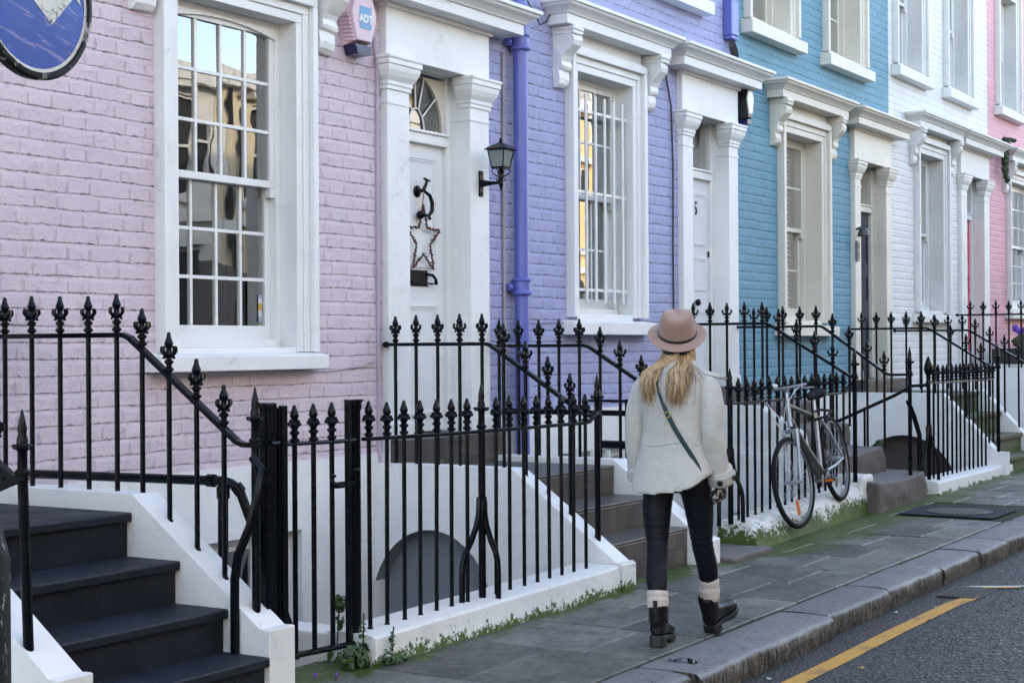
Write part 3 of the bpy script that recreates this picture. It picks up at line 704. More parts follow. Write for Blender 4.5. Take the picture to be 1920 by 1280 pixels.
M['opp_base'] = m_paint('shade_dark_base', (.16,.14,.13), .8)  # shade of the lower fronts opposite, put into a dark colour
# ---------------------------------------------------------------- terrace houses
def wall_sheet(mb, x0, x1, z0, z1, holes, y, rev, mi=0, rmi=1):
    xs = sorted({x0, x1, *[min(max(v, x0), x1) for h in holes for v in h[:2]]})
    zs = sorted({z0, z1, *[min(max(v, z0), z1) for h in holes for v in h[2:4]]})
    for i in range(len(xs)-1):
        for j in range(len(zs)-1):
            cx, cz = (xs[i]+xs[i+1])/2, (zs[j]+zs[j+1])/2
            if any(h[0] < cx < h[1] and h[2] < cz < h[3] for h in holes): continue
            mb.quad((xs[i],y,zs[j]),(xs[i+1],y,zs[j]),(xs[i+1],y,zs[j+1]),(xs[i],y,zs[j+1]), mi)
    for h in holes:
        a, b, c, d = max(h[0],x0), min(h[1],x1), max(h[2],z0), min(h[3],z1)
        if c >= d or a >= b: continue
        mb.quad((a,y,c),(a,y,d),(a,y+rev,d),(a,y+rev,c), rmi); mb.quad((b,y,d),(b,y,c),(b,y+rev,c),(b,y+rev,d), rmi)
        if d < z1: mb.quad((a,y,d),(b,y,d),(b,y+rev,d),(a,y+rev,d), rmi)
        if c > z0: mb.quad((a,y,c),(a,y+rev,c),(b,y+rev,c),(b,y,c), rmi)

CORN = [(.02,0),(.20,.004),(.20,.085),(.215,.088),(.22,.10),(.245,.125),(.275,.145),(.285,.165),(.30,.168),(.30,.195),(.29,.20)]
def cornice(x0, x1, z, name, mat, parent, k=1.0, y=YF):
    b = MB().molding(x0, x1, y+.01, [(p*k, z+h) for p, h in CORN])
    o = b.build(name, mat, parent, bevel=.004)
    return o
def sash(mb, x0, x1, z0, z1, y, cols, rows, st=.045, top=.045, bot=.045, bar=.022, th=.04):
    mb.box(x0, x0+st, y, y+th, z0, z1); mb.box(x1-st, x1, y, y+th, z0, z1)
    a, b = x0+st, x1-st
    mb.box(a, b, y+.001, y+th, z1-top, z1); mb.box(a, b, y+.001, y+th, z0, z0+bot)
    c, d = z0+bot, z1-top
    for i in range(1, cols):
        x = a+(b-a)*i/cols; mb.box(x-bar/2, x+bar/2, y+.006, y+th-.006, c, d)
    for j in range(1, rows):
        z = c+(d-c)*j/rows
        for i in range(cols):
            mb.box(a+(b-a)*i/cols+(bar/2 if i else 0), a+(b-a)*(i+1)/cols-(bar/2 if i < cols-1 else 0), y+.008, y+th-.008, z-bar/2, z+bar/2)
    return a, b, c, d
def panes(mb, a, b, c, d, y, cols, rows, tilt=.004):
    for i in range(cols):
        for j in range(rows):
            xa, xb = a+(b-a)*i/cols, a+(b-a)*(i+1)/cols; za, zb = c+(d-c)*j/rows, c+(d-c)*(j+1)/rows
            t = [rnd(-tilt,tilt)*(xb-xa) for _ in range(3)]
            mb.quad((xa,y+t[0],za),(xb,y+t[1],za),(xb,y+t[1]+t[2],zb),(xa,y+t[0]+t[2],zb))
def wavy(mb, x0, x1, z0, z1, y, amp, wl, n=60):
    ph = rnd(0,6)
    vs = []
    for i in range(n+1):
        x = x0+(x1-x0)*i/n; a = amp*(math.sin(x*2*PI/wl+ph)+.4*math.sin(x*2*PI/wl*2.3+ph*2))
        vs += [(x,y+a,z0),(x,y+a*.7,z1)]
    mb.add(vs, [(2*i,2*i+2,2*i+3,2*i+1) for i in range(n)], 0, True)
def console(mb, x0, x1, z1, h, k=1.0):
    # scrolled bracket: side profile in (y,z), curling out under the cornice and tapering to a leaf
    pts = []
    for u, p in [(0,.20),(.05,.205),(.10,.19),(.16,.185),(.24,.20),(.33,.185),(.42,.145),(.50,.105),(.58,.085),(.66,.095),(.71,.085),(.73,.06),(.78,.065),(.86,.07),(.94,.06),(1,.03)]:
        pts.append((YF-p*k, z1-h*u))
    poly = [(YF+.005, z1)] + pts + [(YF+.005, z1-h)]
    mb.prism(poly[::-1], 'x', x0, x1)
    mb.box(x0-.012, x1+.012, YF-.215*k, YF, z1-.045, z1-.015)
    mb.box(x0-.006, x1+.006, YF-.208*k, YF, z1-.075, z1-.045)

def window(root, x0, x1, z0, z1, s0, s1, sill, cols, rows, jm, tm, name='window', arch=0, corn=None, grille=False, basement=False, curtain='net', zm=None, upper_cols=None, room=True, dep=.12):
    y = YF+dep
    f = MB(); fw = .045
    f.box(x0, x0+fw, y-.012, y+.10, z0, z1); f.box(x1-fw, x1, y-.012, y+.10, z0, z1)
    f.box(x0+fw, x1-fw, y-.010, y+.10, z1-fw, z1); f.box(x0+fw, x1-fw, y-.03, y+.10, z0, z0+.05)
    f.box(x0-.002, x1+.002, YF+.20, YF+.30, z0-.05, z0)
    a, b, c, d = x0+fw, x1-fw, z0+.05, z1-fw
    if arch:
        n = 14
        for i in range(n):
            xa, xb = a+(b-a)*i/n, a+(b-a)*(i+1)/n
            g = lambda x: arch*(2*(x-(a+b)/2)/(b-a))**2
            vs = []
            for yy in (y-.02, y+.06): vs += [(xa,yy,d+.002),(xb,yy,d+.002),(xb,yy,d-.012-g(xb)),(xa,yy,d-.012-g(xa))]
            f.add(vs, [(0,1,2,3)[::-1],(4,5,6,7),(3,2,6,7)])
    w = f.build(name, jm, root, bevel=.003)
    zm = zm or (c+d)/2
    uc = upper_cols or cols
    s1_ = MB(); q = sash(s1_, a, b, zm-.022, d, y, uc, rows)
    s1_.build('upper_sash', jm, w, bevel=.0025)
    s2_ = MB(); q2 = sash(s2_, a, b, c, zm+.022, y+.045, cols, rows, bot=.09)
    if not basement:
        s2_.box(a, a+.05, y-.005, y+.04, zm-.085, zm-.024); s2_.box(b-.05, b, y-.005, y+.04, zm-.085, zm-.024)
    s2_.build('lower_sash', jm, w, bevel=.0025)
    g = MB(); panes(g, *q, y+.02, uc, rows); panes(g, *q2, y+.065, cols, rows)
    g.build('glass', M['glass'], w)
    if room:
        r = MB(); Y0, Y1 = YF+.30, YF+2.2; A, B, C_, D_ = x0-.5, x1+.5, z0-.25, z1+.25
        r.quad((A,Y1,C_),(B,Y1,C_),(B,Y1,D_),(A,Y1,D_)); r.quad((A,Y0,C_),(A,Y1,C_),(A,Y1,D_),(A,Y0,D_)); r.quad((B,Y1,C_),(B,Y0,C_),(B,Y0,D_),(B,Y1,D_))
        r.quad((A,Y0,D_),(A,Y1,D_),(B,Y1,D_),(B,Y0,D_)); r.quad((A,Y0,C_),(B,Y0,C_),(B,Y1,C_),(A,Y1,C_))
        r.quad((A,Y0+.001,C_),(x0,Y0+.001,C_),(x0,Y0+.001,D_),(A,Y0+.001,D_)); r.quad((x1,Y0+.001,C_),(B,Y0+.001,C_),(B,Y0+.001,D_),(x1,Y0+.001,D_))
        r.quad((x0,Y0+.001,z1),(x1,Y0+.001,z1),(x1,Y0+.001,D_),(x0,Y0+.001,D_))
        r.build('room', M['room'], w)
        cu = MB()
        if curtain == 'net':
            wavy(cu, a+.0, a+(b-a)*.30, z0, z1, YF+.36, .018, .09); wavy(cu, b-(b-a)*.34, b+.0, z0, z1, YF+.36, .018, .09)
            cu.build('curtain', M['curtain'], w)
        elif curtain == 'half':
            wavy(cu, a, b, z0, zm+.02, YF+.34, .012, .10)
            cu.build('curtain', M['curtain'], w)
        elif curtain == 'blind':
            k = int((z1-z0)/.055)
            for i in range(k):
                z = z0+.03+i*.055; cu.quad((a,YF+.33,z),(a+(b-a)*.42,YF+.33,z),(a+(b-a)*.42,YF+.355,z+.035),(a,YF+.355,z+.035))
            for i in range(k):
                z = z0+.03+i*.055; cu.quad((a+(b-a)*.6,YF+.33,z),(b,YF+.33,z),(b,YF+.355,z+.035),(a+(b-a)*.6,YF+.355,z+.035))
            cu.build('blind', M['blind'], w)
    if basement: return w
    wd = x0-s0; wr = s1-x1
    s = MB()
    top = z1+(wd+wr)/2
    for (k0, k1, p) in ((0,.30,.085),(.30,.64,.045),(.64,1,.032)):
        xa, xb = s0+wd*k0, s0+wd*k1; xc, xd = s1-wr*k1, s1-wr*k0
        zt = top-(top-z1)*k0; zb = top-(top-z1)*k1
        s.box(xa, xb, YF-p, YF+.003, z0-.03, zb); s.box(xc, xd, YF-p, YF+.003, z0-.03, zb)
        s.box(xa, xd, YF-p, YF+.003, zb, zt)
    s.build('surround', tm, w, bevel=.005)
    sx0, sx1, sz0, sz1 = sill
    l = MB(); l.add([(sx0,YF-.135,sz0),(sx1,YF-.135,sz0),(sx1,YF+.02,sz0),(sx0,YF+.02,sz0),(sx0,YF-.135,sz1-.015),(sx1,YF-.135,sz1-.015),(sx1,YF+.02,sz1+.01),(sx0,YF+.02,sz1+.01)], [(0,3,2,1),(4,5,6,7),(0,1,5,4),(1,2,6,5),(2,3,7,6),(3,0,4,7)])
    l.box(x0, x1, YF-.02, y+.10, sz1-.01, z0-.001)
    l.build('sill', tm, w, bevel=.006)
    if corn:
        zc = corn
        fz = MB(); fz.box(s0+.02, s1-.02, YF-.03, YF+.002, top, zc+.01)
        fz.box(s0, s1, YF-.075, YF+.002, top, top+.018); fz.box(s0+.01, s1-.01, YF-.05, YF+.002, top+.018, top+.035)
        fz.build('frieze', tm, w, bevel=.004)
        cornice(s0-.08, s1+.08, zc, 'cornice', tm, w)
        for xx in (s0-.20, s1+.045):
            cb = MB(); console(cb, xx, xx+.155, zc+.01, .50)
            o = cb.build('bracket', tm, w, bevel=.006)
            roughen(o, .012, 9, cuts=2, seed=xx)
    if grille:
        gb = MB(); yy = YF+.035
        for i in range(6):
            x = x0+.085+i*(x1-x0-.17)/5; gb.tube([(x,yy,z0+.10),(x,yy,z1-.16)], .0150, 8)
        for z in (z0+.21, z0+1.05, z1-.30):
            gb.box(x0-.01, x1+.01, yy+.008, yy+.028, z-.012, z+.012)
        for z in (z0+.21, z1-.30): gb.box(x1-.05, x1+.0, yy+.0, yy+.04, z-.016, z+.016)
        gb.build('security_bars', jm, w)
    return w

def door_set(root, X0, X1, zf, zl, zc, tm, jm, dm, pw=.27, style='plain', fan=None, zt=None):
    # pilasters, capitals, entablature and cornice
    g = MB(); sur = MB()
    sur.box(X0, X1, YF-.06, YF+.115, zl, zc+.01); sur.box(X0-.02, X1+.02, YF-.085, YF+.0, zc-.03, zc+.008)
    sr = sur.build('door_surround', tm, root, bevel=.004)
    cornice(X0-.04, X1+.04, zc, 'cornice', tm, sr, 1.12)
    for xa, xb in ((X0+.01, X0+pw), (X1-pw, X1-.01)):
        p = MB(); p.box(xa, xb, YF-.06, YF+.26, zf-.18, zl-.002); p.box(xa-.012, xb+.012, YF-.075, YF+.05, zf-.18, zf+.10)
        p.box(xa-.006, xb+.006, YF-.066, YF+.255, zl-.335, zl-.31)
        p.build('pilaster', tm, sr, bevel=.004)
        cp = MB(); pr = [(0,-.235),(.012,-.232),(.012,-.205),(.02,-.20),(.02,-.175),(.026,-.165),(.042,-.14),(.056,-.105),(.060,-.08),(.060,-.068),(.070,-.064),(.070,-.03),(.078,-.022),(.078,-.004),(.0,-.001)]
        rings = []
        for q, z in pr: rings.append([(xa-q,YF+.05,zl+z),(xa-q,YF-.06-q,zl+z),(xb+q,YF-.06-q,zl+z),(xb+q,YF+.05,zl+z)])
        cp.loft(rings, True, 0, False)
        cp.build('capital', tm, sr, bevel=.003)
    a, b = X0+pw, X1-pw; yd = YF+.12
    zt = zt or zl-.55
    fr = MB()
    fr.box(a-.04, a+.05, yd, yd+.09, zf, zl); fr.box(b-.05, b+.04, yd, yd+.09, zf, zl)
    fr.box(a+.05, b-.05, yd-.012, yd+.09, zt, zt+.075); fr.box(a+.05, b-.05, yd, yd+.09, zl-.012, zl+.01)
    fr.box(a+.05, b-.05, yd-.03, yd+.09, zt+.075, zt+.095)
    fr.build('door_frame', jm, sr, bevel=.004)
    d = MB(); A, B, Z0, Z1 = a+.05, b-.05, zf+.005, zt; ydd = yd+.04
    d.box(A, B, ydd, ydd+.045, Z0, Z1)
    def panel(x0, x1, z0, z1):
        for k, p in ((0,.014),(.014,.009),(.026,.004)):
            d.box(x0+k, x1-k, ydd-p, ydd+.001, z1-k-.013, z1-k); d.box(x0+k, x1-k, ydd-p, ydd+.001, z0+k, z0+k+.013)
            d.box(x0+k, x0+k+.013, ydd-p, ydd+.001, z0+k+.013, z1-k-.013); d.box(x1-k-.013, x1-k, ydd-p, ydd+.001, z0+k+.013, z1-k-.013)
    H = Z1-Z0
    if style == 'wide':
        panel(A+.10, B-.10, Z0+.57*H, Z1-.10); panel(A+.10, B-.10, Z0+.12, Z0+.44*H)
    else:
        m = (A+B)/2
        for z0, z1 in ((Z0+.13,Z0+.36*H),(Z0+.46*H,Z0+.62*H),(Z0+.68*H,Z0+.93*H)):
            panel(A+.06, m-.03, z0, z1); panel(m+.03, B-.06, z0, z1)
    do = d.build('door', dm, root, bevel=.0015)
    fl = MB(); fl.quad((A,yd+.05,zt+.09),(B,yd+.05,zt+.09),(B,yd+.05,zl-.035),(A,yd+.05,zl-.035))
    if fan:
        # painted spandrel board with a half-round light and glazing spokes
        cx, cz, rx, rz = (A+B)/2, zt+.10, (B-A)/2-.015, zl-zt-.125
        sp = MB(); n = 24; yb = yd+.03
        for i in range(n):
            t0, t1 = PI*i/n, PI*(i+1)/n
            p0 = (cx+rx*math.cos(t0), cz+rz*math.sin(t0)); p1 = (cx+rx*math.cos(t1), cz+rz*math.sin(t1))
            sp.quad((p0[0],yb,p0[1]),(p0[0],yb,zl-.03),(p1[0],yb,zl-.03),(p1[0],yb,p1[1])); sp.quad((p0[0],yb,p0[1]),(p1[0],yb,p1[1]),(p1[0],yb+.03,p1[1]),(p0[0],yb+.03,p0[1]))
        for s_ in (-1,1): sp.quad((cx+s_*rx,yb,cz),(cx+s_*(rx+.03),yb,cz),(cx+s_*(rx+.03),yb,zl-.03),(cx+s_*rx,yb,zl-.03))
        sp.build('fanlight_board', M['cream_join'], sr)
        ba = MB()
        for t0 in (.0, .22*PI, .40*PI, .5*PI+.05, .68*PI, .86*PI):
            ba.tube([(cx+.10*math.cos(t0),yd+.04,cz+.16*math.sin(t0)+.0),(cx+rx*math.cos(t0),yd+.04,cz+rz*math.sin(t0))], .007, 6)
        ba.tube([(cx+.10*math.cos(PI*i/12),yd+.04,cz+.16*math.sin(PI*i/12)) for i in range(13)], .007, 6)
        ba.build('fanlight_bars', jm, sr)
    fl.build('fanlight_glass', M['glass'], sr)
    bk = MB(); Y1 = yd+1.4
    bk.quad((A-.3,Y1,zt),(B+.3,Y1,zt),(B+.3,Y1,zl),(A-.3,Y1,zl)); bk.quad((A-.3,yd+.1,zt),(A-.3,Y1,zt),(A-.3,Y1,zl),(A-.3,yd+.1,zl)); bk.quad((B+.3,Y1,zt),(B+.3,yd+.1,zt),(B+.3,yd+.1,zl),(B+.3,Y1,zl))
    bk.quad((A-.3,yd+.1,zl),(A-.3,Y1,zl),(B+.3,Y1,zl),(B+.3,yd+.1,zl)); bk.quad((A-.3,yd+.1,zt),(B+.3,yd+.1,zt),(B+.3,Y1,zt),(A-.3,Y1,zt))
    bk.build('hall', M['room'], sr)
    return do, (A, B, Z0, Z1, ydd)

def house(name_label, x0, x1, wallm, tm, jm, band, win, door, uppers, roof=9.4, bwin=None, basem=None):
    root = thing('terraced_house', name_label, 'house', ((x0+x1)/2, YF+3.5, gz((x0+x1)/2)))
    holes = []
    if win: holes.append((win['x0'],win['x1'],win['z0'],win['z1']))
    if door: holes.append((door['X0']+.12,door['X1']-.12,door['zf']-.15,door['zl']+.05))
    for u in uppers: holes.append((u['x0'],u['x1'],u['z0'],u['z1']))
    w = MB()
    wall_sheet(w, x0, x1, band, roof, holes, YF, .30)
    # the body of the house behind its front
    yb = YF+7; e = .002
    w.quad((x0+e,yb,-1.8),(x0+e,YF+.0,-1.8),(x0+e,YF+.0,roof),(x0+e,yb,roof),0); w.quad((x1-e,YF,-1.8),(x1-e,yb,-1.8),(x1-e,yb,roof),(x1-e,YF,roof),0)
    w.quad((x1,yb,-1.8),(x0,yb,-1.8),(x0,yb,roof),(x1,yb,roof),0)
    w.build('wall', [wallm, tm], root)
    bm_ = basem or M['white']
    lw = MB(); bh = [bwin] if bwin else []
    dh = [(door['X0']+.12,door['X1']-.12,door['zf']-.15,door['zl'])] if door else []
    wall_sheet(lw, x0, x1, -1.75, band, bh+[h for h in dh if h[2] < band], YF-.012, .30)
    lw.quad((x0,YF-.012,band),(x1,YF-.012,band),(x1,YF+.02,band),(x0,YF+.02,band))
    lw.build('basement_wall', [bm_, tm], root)
    rf = MB(); rf.box(x0-.0, x1-.003, YF-.14, yb, roof, roof+.12); rf.box(x0, x1-.003, YF-.2, YF+.15, roof+.12, roof+.30)
    rf.build('roof', M['roof'], root)
    if win: window(root, **win, jm=jm, tm=tm)
    for u in uppers: window(root, **u, jm=jm, tm=tm, name='upper_window')
    if bwin: window(root, bwin[0], bwin[1], bwin[2], bwin[3], 0, 0, None, 3, 1, M['joinery'], M['white'], name='basement_window', basement=True, curtain='half', dep=.10)
    dd = door_set(root, **door, tm=tm, jm=jm) if door else None
    return root, dd
def ups(a, b, s0, s1, z0=5.02, z1=6.9, cols=2, rows=2, **k):
    return dict(x0=a, x1=b, z0=z0, z1=z1, dep=.18, s0=s0, s1=s1, sill=(s0-.07,s1+.07,z0-.20,z0-.06), cols=cols, rows=rows, **k)

H1, D1 = house('pale pink painted brick house with a wide many-paned sash window and a white door', 5.50, 10.27, M['pink'], M['white'], M['joinery'], .865,
    dict(x0=6.85, x1=7.93, z0=1.60, z1=3.70, s0=6.68, s1=8.09, sill=(6.60,8.12,1.46,1.565), cols=4, rows=3, arch=.055, corn=4.03, curtain='net'),
    dict(X0=8.87, X1=10.195, zf=.965, zl=3.63, zc=4.00, dm=M['door_white'], style='wide', fan=True, zt=3.10),
    [ups(6.9,7.75,6.74,7.91,4.86,6.7)], bwin=(7.02,7.98,-.55,.42))
H2, D2 = house('lilac painted brick house with white security bars across its window', 10.27, 14.96, M['lilac'], M['white'], M['joinery'], 1.06,
    dict(x0=11.63, x1=12.63, z0=1.87, z1=3.92, s0=11.46, s1=12.82, sill=(11.38,12.88,1.69,1.81), cols=3, rows=2, corn=4.23, grille=True, dep=.15, curtain='half'),
    dict(X0=13.59, X1=14.89, zf=1.19, zl=3.83, zc=4.21, dm=M['door_white'], style='plain', zt=3.25, pw=.23),
    [ups(12.93,13.93,12.75,14.11), ups(10.65,11.65,10.47,11.83)], bwin=(11.3,12.9,-.9,.70))
H3, D3 = house('sky blue painted brick house with cream window and door surrounds', 14.96, 19.79, M['blue'], M['cream'], M['cream_join'], 1.0,
    dict(x0=16.26, x1=17.32, z0=1.87, z1=3.92, s0=16.06, s1=17.51, sill=(15.96,17.60,1.69,1.81), cols=2, rows=2, corn=4.23, dep=.185, curtain='blind'),
    dict(X0=18.34, X1=19.71, zf=1.17, zl=3.83, zc=4.21, dm=M['door_navy'], style='plain', zt=3.25, pw=.21),
    [ups(15.36,16.40,15.18,16.58, curtain='half'), ups(17.62,18.66,17.44,18.84, curtain='half')])
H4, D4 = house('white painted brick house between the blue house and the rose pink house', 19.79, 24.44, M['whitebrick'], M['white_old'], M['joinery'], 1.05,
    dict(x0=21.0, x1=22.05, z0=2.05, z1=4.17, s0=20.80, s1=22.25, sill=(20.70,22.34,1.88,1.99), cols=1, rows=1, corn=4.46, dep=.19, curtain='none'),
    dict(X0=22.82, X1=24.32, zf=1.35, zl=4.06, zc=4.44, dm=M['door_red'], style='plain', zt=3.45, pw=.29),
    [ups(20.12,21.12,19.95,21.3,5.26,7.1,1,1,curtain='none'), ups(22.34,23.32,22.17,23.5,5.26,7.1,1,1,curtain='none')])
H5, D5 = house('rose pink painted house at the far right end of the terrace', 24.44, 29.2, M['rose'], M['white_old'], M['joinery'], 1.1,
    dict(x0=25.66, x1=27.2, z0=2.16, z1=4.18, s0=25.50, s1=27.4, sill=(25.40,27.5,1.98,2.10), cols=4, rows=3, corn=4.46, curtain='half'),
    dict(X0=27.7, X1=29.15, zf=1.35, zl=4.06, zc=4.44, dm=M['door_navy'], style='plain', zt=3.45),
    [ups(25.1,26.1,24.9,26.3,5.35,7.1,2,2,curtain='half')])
H0, D0 = house('cream house at the left end, mostly outside the picture', .6, 5.50, M['whitebrick'], M['white'], M['joinery'], .865,
    dict(x0=1.9, x1=2.95, z0=1.60, z1=3.70, s0=1.7, s1=3.12, sill=(1.6,3.2,1.46,1.565), cols=3, rows=2, corn=4.03),
    dict(X0=4.14, X1=5.46, zf=.965, zl=3.63, zc=4.00, dm=M['door_navy'], style='plain', zt=3.10), [])

# the terrace over the road, which the windows mirror and which throws warm light back
def opposite(i, x0, x1, mat, h, label):
    root = thing('terraced_house', label, 'house', ((x0+x1)/2, -9.5, 0), 'houses across the street')
    y = -6.4; w = MB(); holes = []
    for k in (0,1,2):
        cx = x0+(x1-x0)*(.17+.33*k)
        for z in (1.5, 4.35): holes.append((cx-.5, cx+.5, z, z+1.8))
    xs = sorted({x0,x1,*[v for q in holes for v in q[:2]]}); zs = sorted({-.2,h,*[v for q in holes for v in q[2:]]})
    for a in range(len(xs)-1):
        for b in range(len(zs)-1):
            cx, cz = (xs[a]+xs[a+1])/2, (zs[b]+zs[b+1])/2
            if any(q[0]<cx<q[1] and q[2]<cz<q[3] for q in holes): continue
            w.quad((xs[a+1],y,zs[b]),(xs[a],y,zs[b]),(xs[a],y,zs[b+1]),(xs[a+1],y,zs[b+1]))
    w.quad((x0,y,-.2),(x0,y-6,-.2),(x0,y-6,h),(x0,y,h)); w.quad((x1,y-6,-.2),(x1,y,-.2),(x1,y,h),(x1,y-6,h)); w.quad((x0,y,h),(x0,y-6,h),(x1,y-6,h),(x1,y,h)); w.quad((x0,y-6,-.2),(x1,y-6,-.2),(x1,y-6,h),(x0,y-6,h))
    w.build('wall', mat, root)
    pl_ = MB(); pl_.box(x0+.02, x1-.02, y, y+.06, -.2, 3.1); pl_.build('shade_facing', M['opp_base'], root)  # added dark facing, so the low panes mirror a shaded front
    for q in holes:
        g = MB(); yy_ = y-.12 if q[2] > 3 else y+.075; g.quad((q[1],yy_,q[2]),(q[0],yy_,q[2]),(q[0],yy_,q[3]),(q[1],yy_,q[3]))
        p = g.build('window_pane', M['room'], root)
        f = MB()
        for z in (q[2], (q[2]+q[3])/2, q[3]-.06): f.box(q[0], q[1], y-.10, y-.05, z, z+.06)
        for x in (q[0], (q[0]+q[1])/2-.03, q[1]-.06): f.box(x, x+.06, y-.101, y-.051, q[2]+.06, q[3]-.06)
        f.box(q[0]-.12, q[1]+.12, y, y+.12, q[2]-.12, q[2]-.01); f.box(q[0]-.15, q[1]+.15, y, y+.2, q[3]+.1, q[3]+.25)
        f.build('window_frame', M['white_opp'], root)
    c = MB(); c.tube([(x0+.25,y+.08,-.1),(x0+.25,y+.08,h-.4)], .06, 8); c.build('drainpipe', M['iron'], root)
    c = MB(); c.box(x0, x1-.01, y, y+.14, 3.9, 4.05); c.build('string_course', M['white_opp'], root)
    c = MB(); c.box(x0, x1-.01, y-.1, y+.25, h-.35, h-.05); c.build('cornice', M['white_opp'], root)
    c = MB(); c.box(x1-1.2, x1-.1, y-2.2, y-1.4, h, h+1.3)
    for k in range(3): c.lathe([(.12,0),(.10,.35),(.12,.4)], (x1-1.0+.35*k, y-1.8, h+1.3), 8)
    c.build('chimney', M['chimney'], root)
_m = [M['cream_opp'], M['ochre_opp'], M['white_opp'], M['cream_opp'], M['white_opp']]
for i in range(13): opposite(i, -14+i*7.2, -14+(i+1)*7.2-.02, _m[i % 5], 6.75 if 4 <= i <= 5 else 7.9+.75*((i*7)%3), 'stucco terraced house across the street, seen only as a reflection')
M['dark_arch'] = m_paint('dark_brown_vault', (.075,.062,.054), .8, .01)
# ---------------------------------------------------------------- ground, road, kerb, pavement
g = MB(); g.quad((-400,-400,-2.3),(500,-400,-2.3),(500,400,-2.3),(-400,400,-2.3)); struct(g.build('ground', M['earth']))
rd = MB()
X0r, X1r = -30, 90
n = 24
for i in range(n):
    a, b = X0r+(X1r-X0r)*i/n, X0r+(X1r-X0r)*(i+1)/n
    ys = [(-3.0,-.13),(-1.6,-.07),(.3,-.04),(2.0,-.095),(2.9,-.118),(3.26,-.13)]
    for (y0,h0),(y1,h1) in zip(ys, ys[1:]):
        rd.add([(a,y0,gz(a)+h0),(b,y0,gz(b)+h0),(b,y1,gz(b)+h1),(a,y1,gz(a)+h1)], [(0,1,2,3)], 0, True)
struct(rd.build('road', M['asphalt'], merge=True))
def road_z(x, y):
    ys = [(-3.0,-.13),(-1.6,-.07),(.3,-.04),(2.0,-.095),(2.9,-.118),(3.26,-.13)]
    for (y0,h0),(y1,h1) in zip(ys, ys[1:]):
        if y0 <= y <= y1: return gz(x)+h0+(h1-h0)*(y-y0)/(y1-y0)
    return gz(x)-.13
# far pavement
fp = MB(); fp.box(-30, 90, -6.5, -3.0, -.4, .05); struct(fp.build('far_pavement', M['area_floor']))
# kerb stones
kb = MB()
kx = [-6.0,-4.6,-3.3,-2.2,-.9,.2,1.4,2.7,3.9,4.9,5.9,6.83,7.76,8.65,9.72,10.81,11.73,12.45,13.77,14.9,15.8,17.0,18.0,19.2,20.3,21.2,22.4,23.5,24.6,25.6,26.8,28,29.3,30.5,32,33.5,35]

for i in range(len(kx)-1):
    a, b = kx[i]+.010, kx[i+1]-.010
    t = rnd(.70,1.2); tint = (t,t*rnd(.97,1.0),t*rnd(.98,1.04))
    near = 5 < a < 16
    nx = 26 if near else 8
    yf = 3.225+rnd(-.018,.018); h = rnd(-.004,.006)
    prof = [(3.545,-.12),(3.545,-.004),(3.535,.0),(3.46,.003),(3.38,.002),(3.30,.0),(3.262,-.004),(3.238,-.014),(3.225,-.032),(3.222,-.06),(3.224,-.09),(3.228,-.12),(3.236,-.19)]
    rings = []
    for k in range(nx+1):
        x = a+(b-a)*k/nx
        endk = min(k, nx-k); er = .010 if endk == 0 else (.003 if endk == 1 else 0)
        ring = []
        for j, (y, z) in enumerate(prof):
            d = _nz.noise_vector(Vector((x*6, y*9+i, z*14)))*.006 + _nz.noise_vector(Vector((x*17, y*20+i, z*30)))*.004
            big = _nz.noise(Vector((x*2.2, i*5.0, 0)))*.016
            f = 1 if 5 <= j <= 11 else .35
            yy = y + (yf-3.225)*(1 if j > 4 else 0) + d.y*f*1.6 + (big if j > 6 else 0) + (er*.6 if j > 6 else 0)
            zz = z + h + d.z*f*.7 - er*.6
            ring.append((x, yy, gz(x)+zz))
        rings.append(ring)
    kb.loft(rings[::-1], True, 0, True, tint)
ko = kb.build('kerb', M['granite'], sharp=50); struct(ko)
jb = MB(); jb.quad((-6,3.25,gz(-6)-.03),(90,3.25,gz(90)-.03),(90,3.66,gz(90)-.012),(-6,3.66,gz(-6)-.012)); jb.quad((-6,3.6,gz(-6)-.013),(90,3.6,gz(90)-.013),(90,5.02,gz(90)-.013),(-6,5.02,gz(-6)-.013)); struct(jb.build('pavement_bed', M['joint']))
# paving slabs, laid in rows across the pavement
pv = MB(); x = -6.0
MAN = (13.80, 14.62, 3.69, 4.55)
seams = [6.17, 7.02, 7.67, 8.30, 8.98, 9.62, 10.27, 10.95, 11.60, 12.30, 13.02]
k = 0
while x < 40:
    nx = x + rnd(.58,.74)
    for s_ in seams:
        if x < s_ < x+1.1 and x >= 5.5: nx = s_; break
    if x < 5.5 and nx > 5.5: nx = 5.52
    cuts = [3.572] + ([4.08+rnd(-.12,.12)] if k % 2 else [3.92+rnd(-.08,.05), 4.42+rnd(-.1,.1)]) + [5.0]
    for a, b in zip(cuts, cuts[1:]):
        xa, xb, ya, yb = x+.008, nx-.008, a+.006, b-.006
        if xa < MAN[1] and xb > MAN[0]:
            if ya < MAN[3] and yb > MAN[2]:
                if yb > MAN[3]+.1: ya = MAN[3]+.006
                else: continue
        t = rnd(.58,1.32); c = (t*rnd(.97,1.02),t,t*rnd(.96,1.05))
        z = [gz(q)+rnd(-.0035,.0035) for q in (xa,xb,xb,xa)]
        r = .006
        vs = [(xa,ya,z[0]-r),(xb,ya,z[1]-r),(xb,yb,z[2]-r),(xa,yb,z[3]-r),(xa+r,ya+r,z[0]),(xb-r,ya+r,z[1]),(xb-r,yb-r,z[2]),(xa+r,yb-r,z[3])]
        vs2 = [(v[0],v[1],v[2]-.03) for v in vs[:4]]
        pv.add(vs, [(4,5,6,7),(0,1,5,4),(1,2,6,5),(2,3,7,6),(3,0,4,7)], 0, False, c)
        pv.add(vs[:4]+vs2, [(0,4,5,1),(1,5,6,2),(2,6,7,3),(3,7,4,0)], 0, False, c)
    x = nx; k += 1
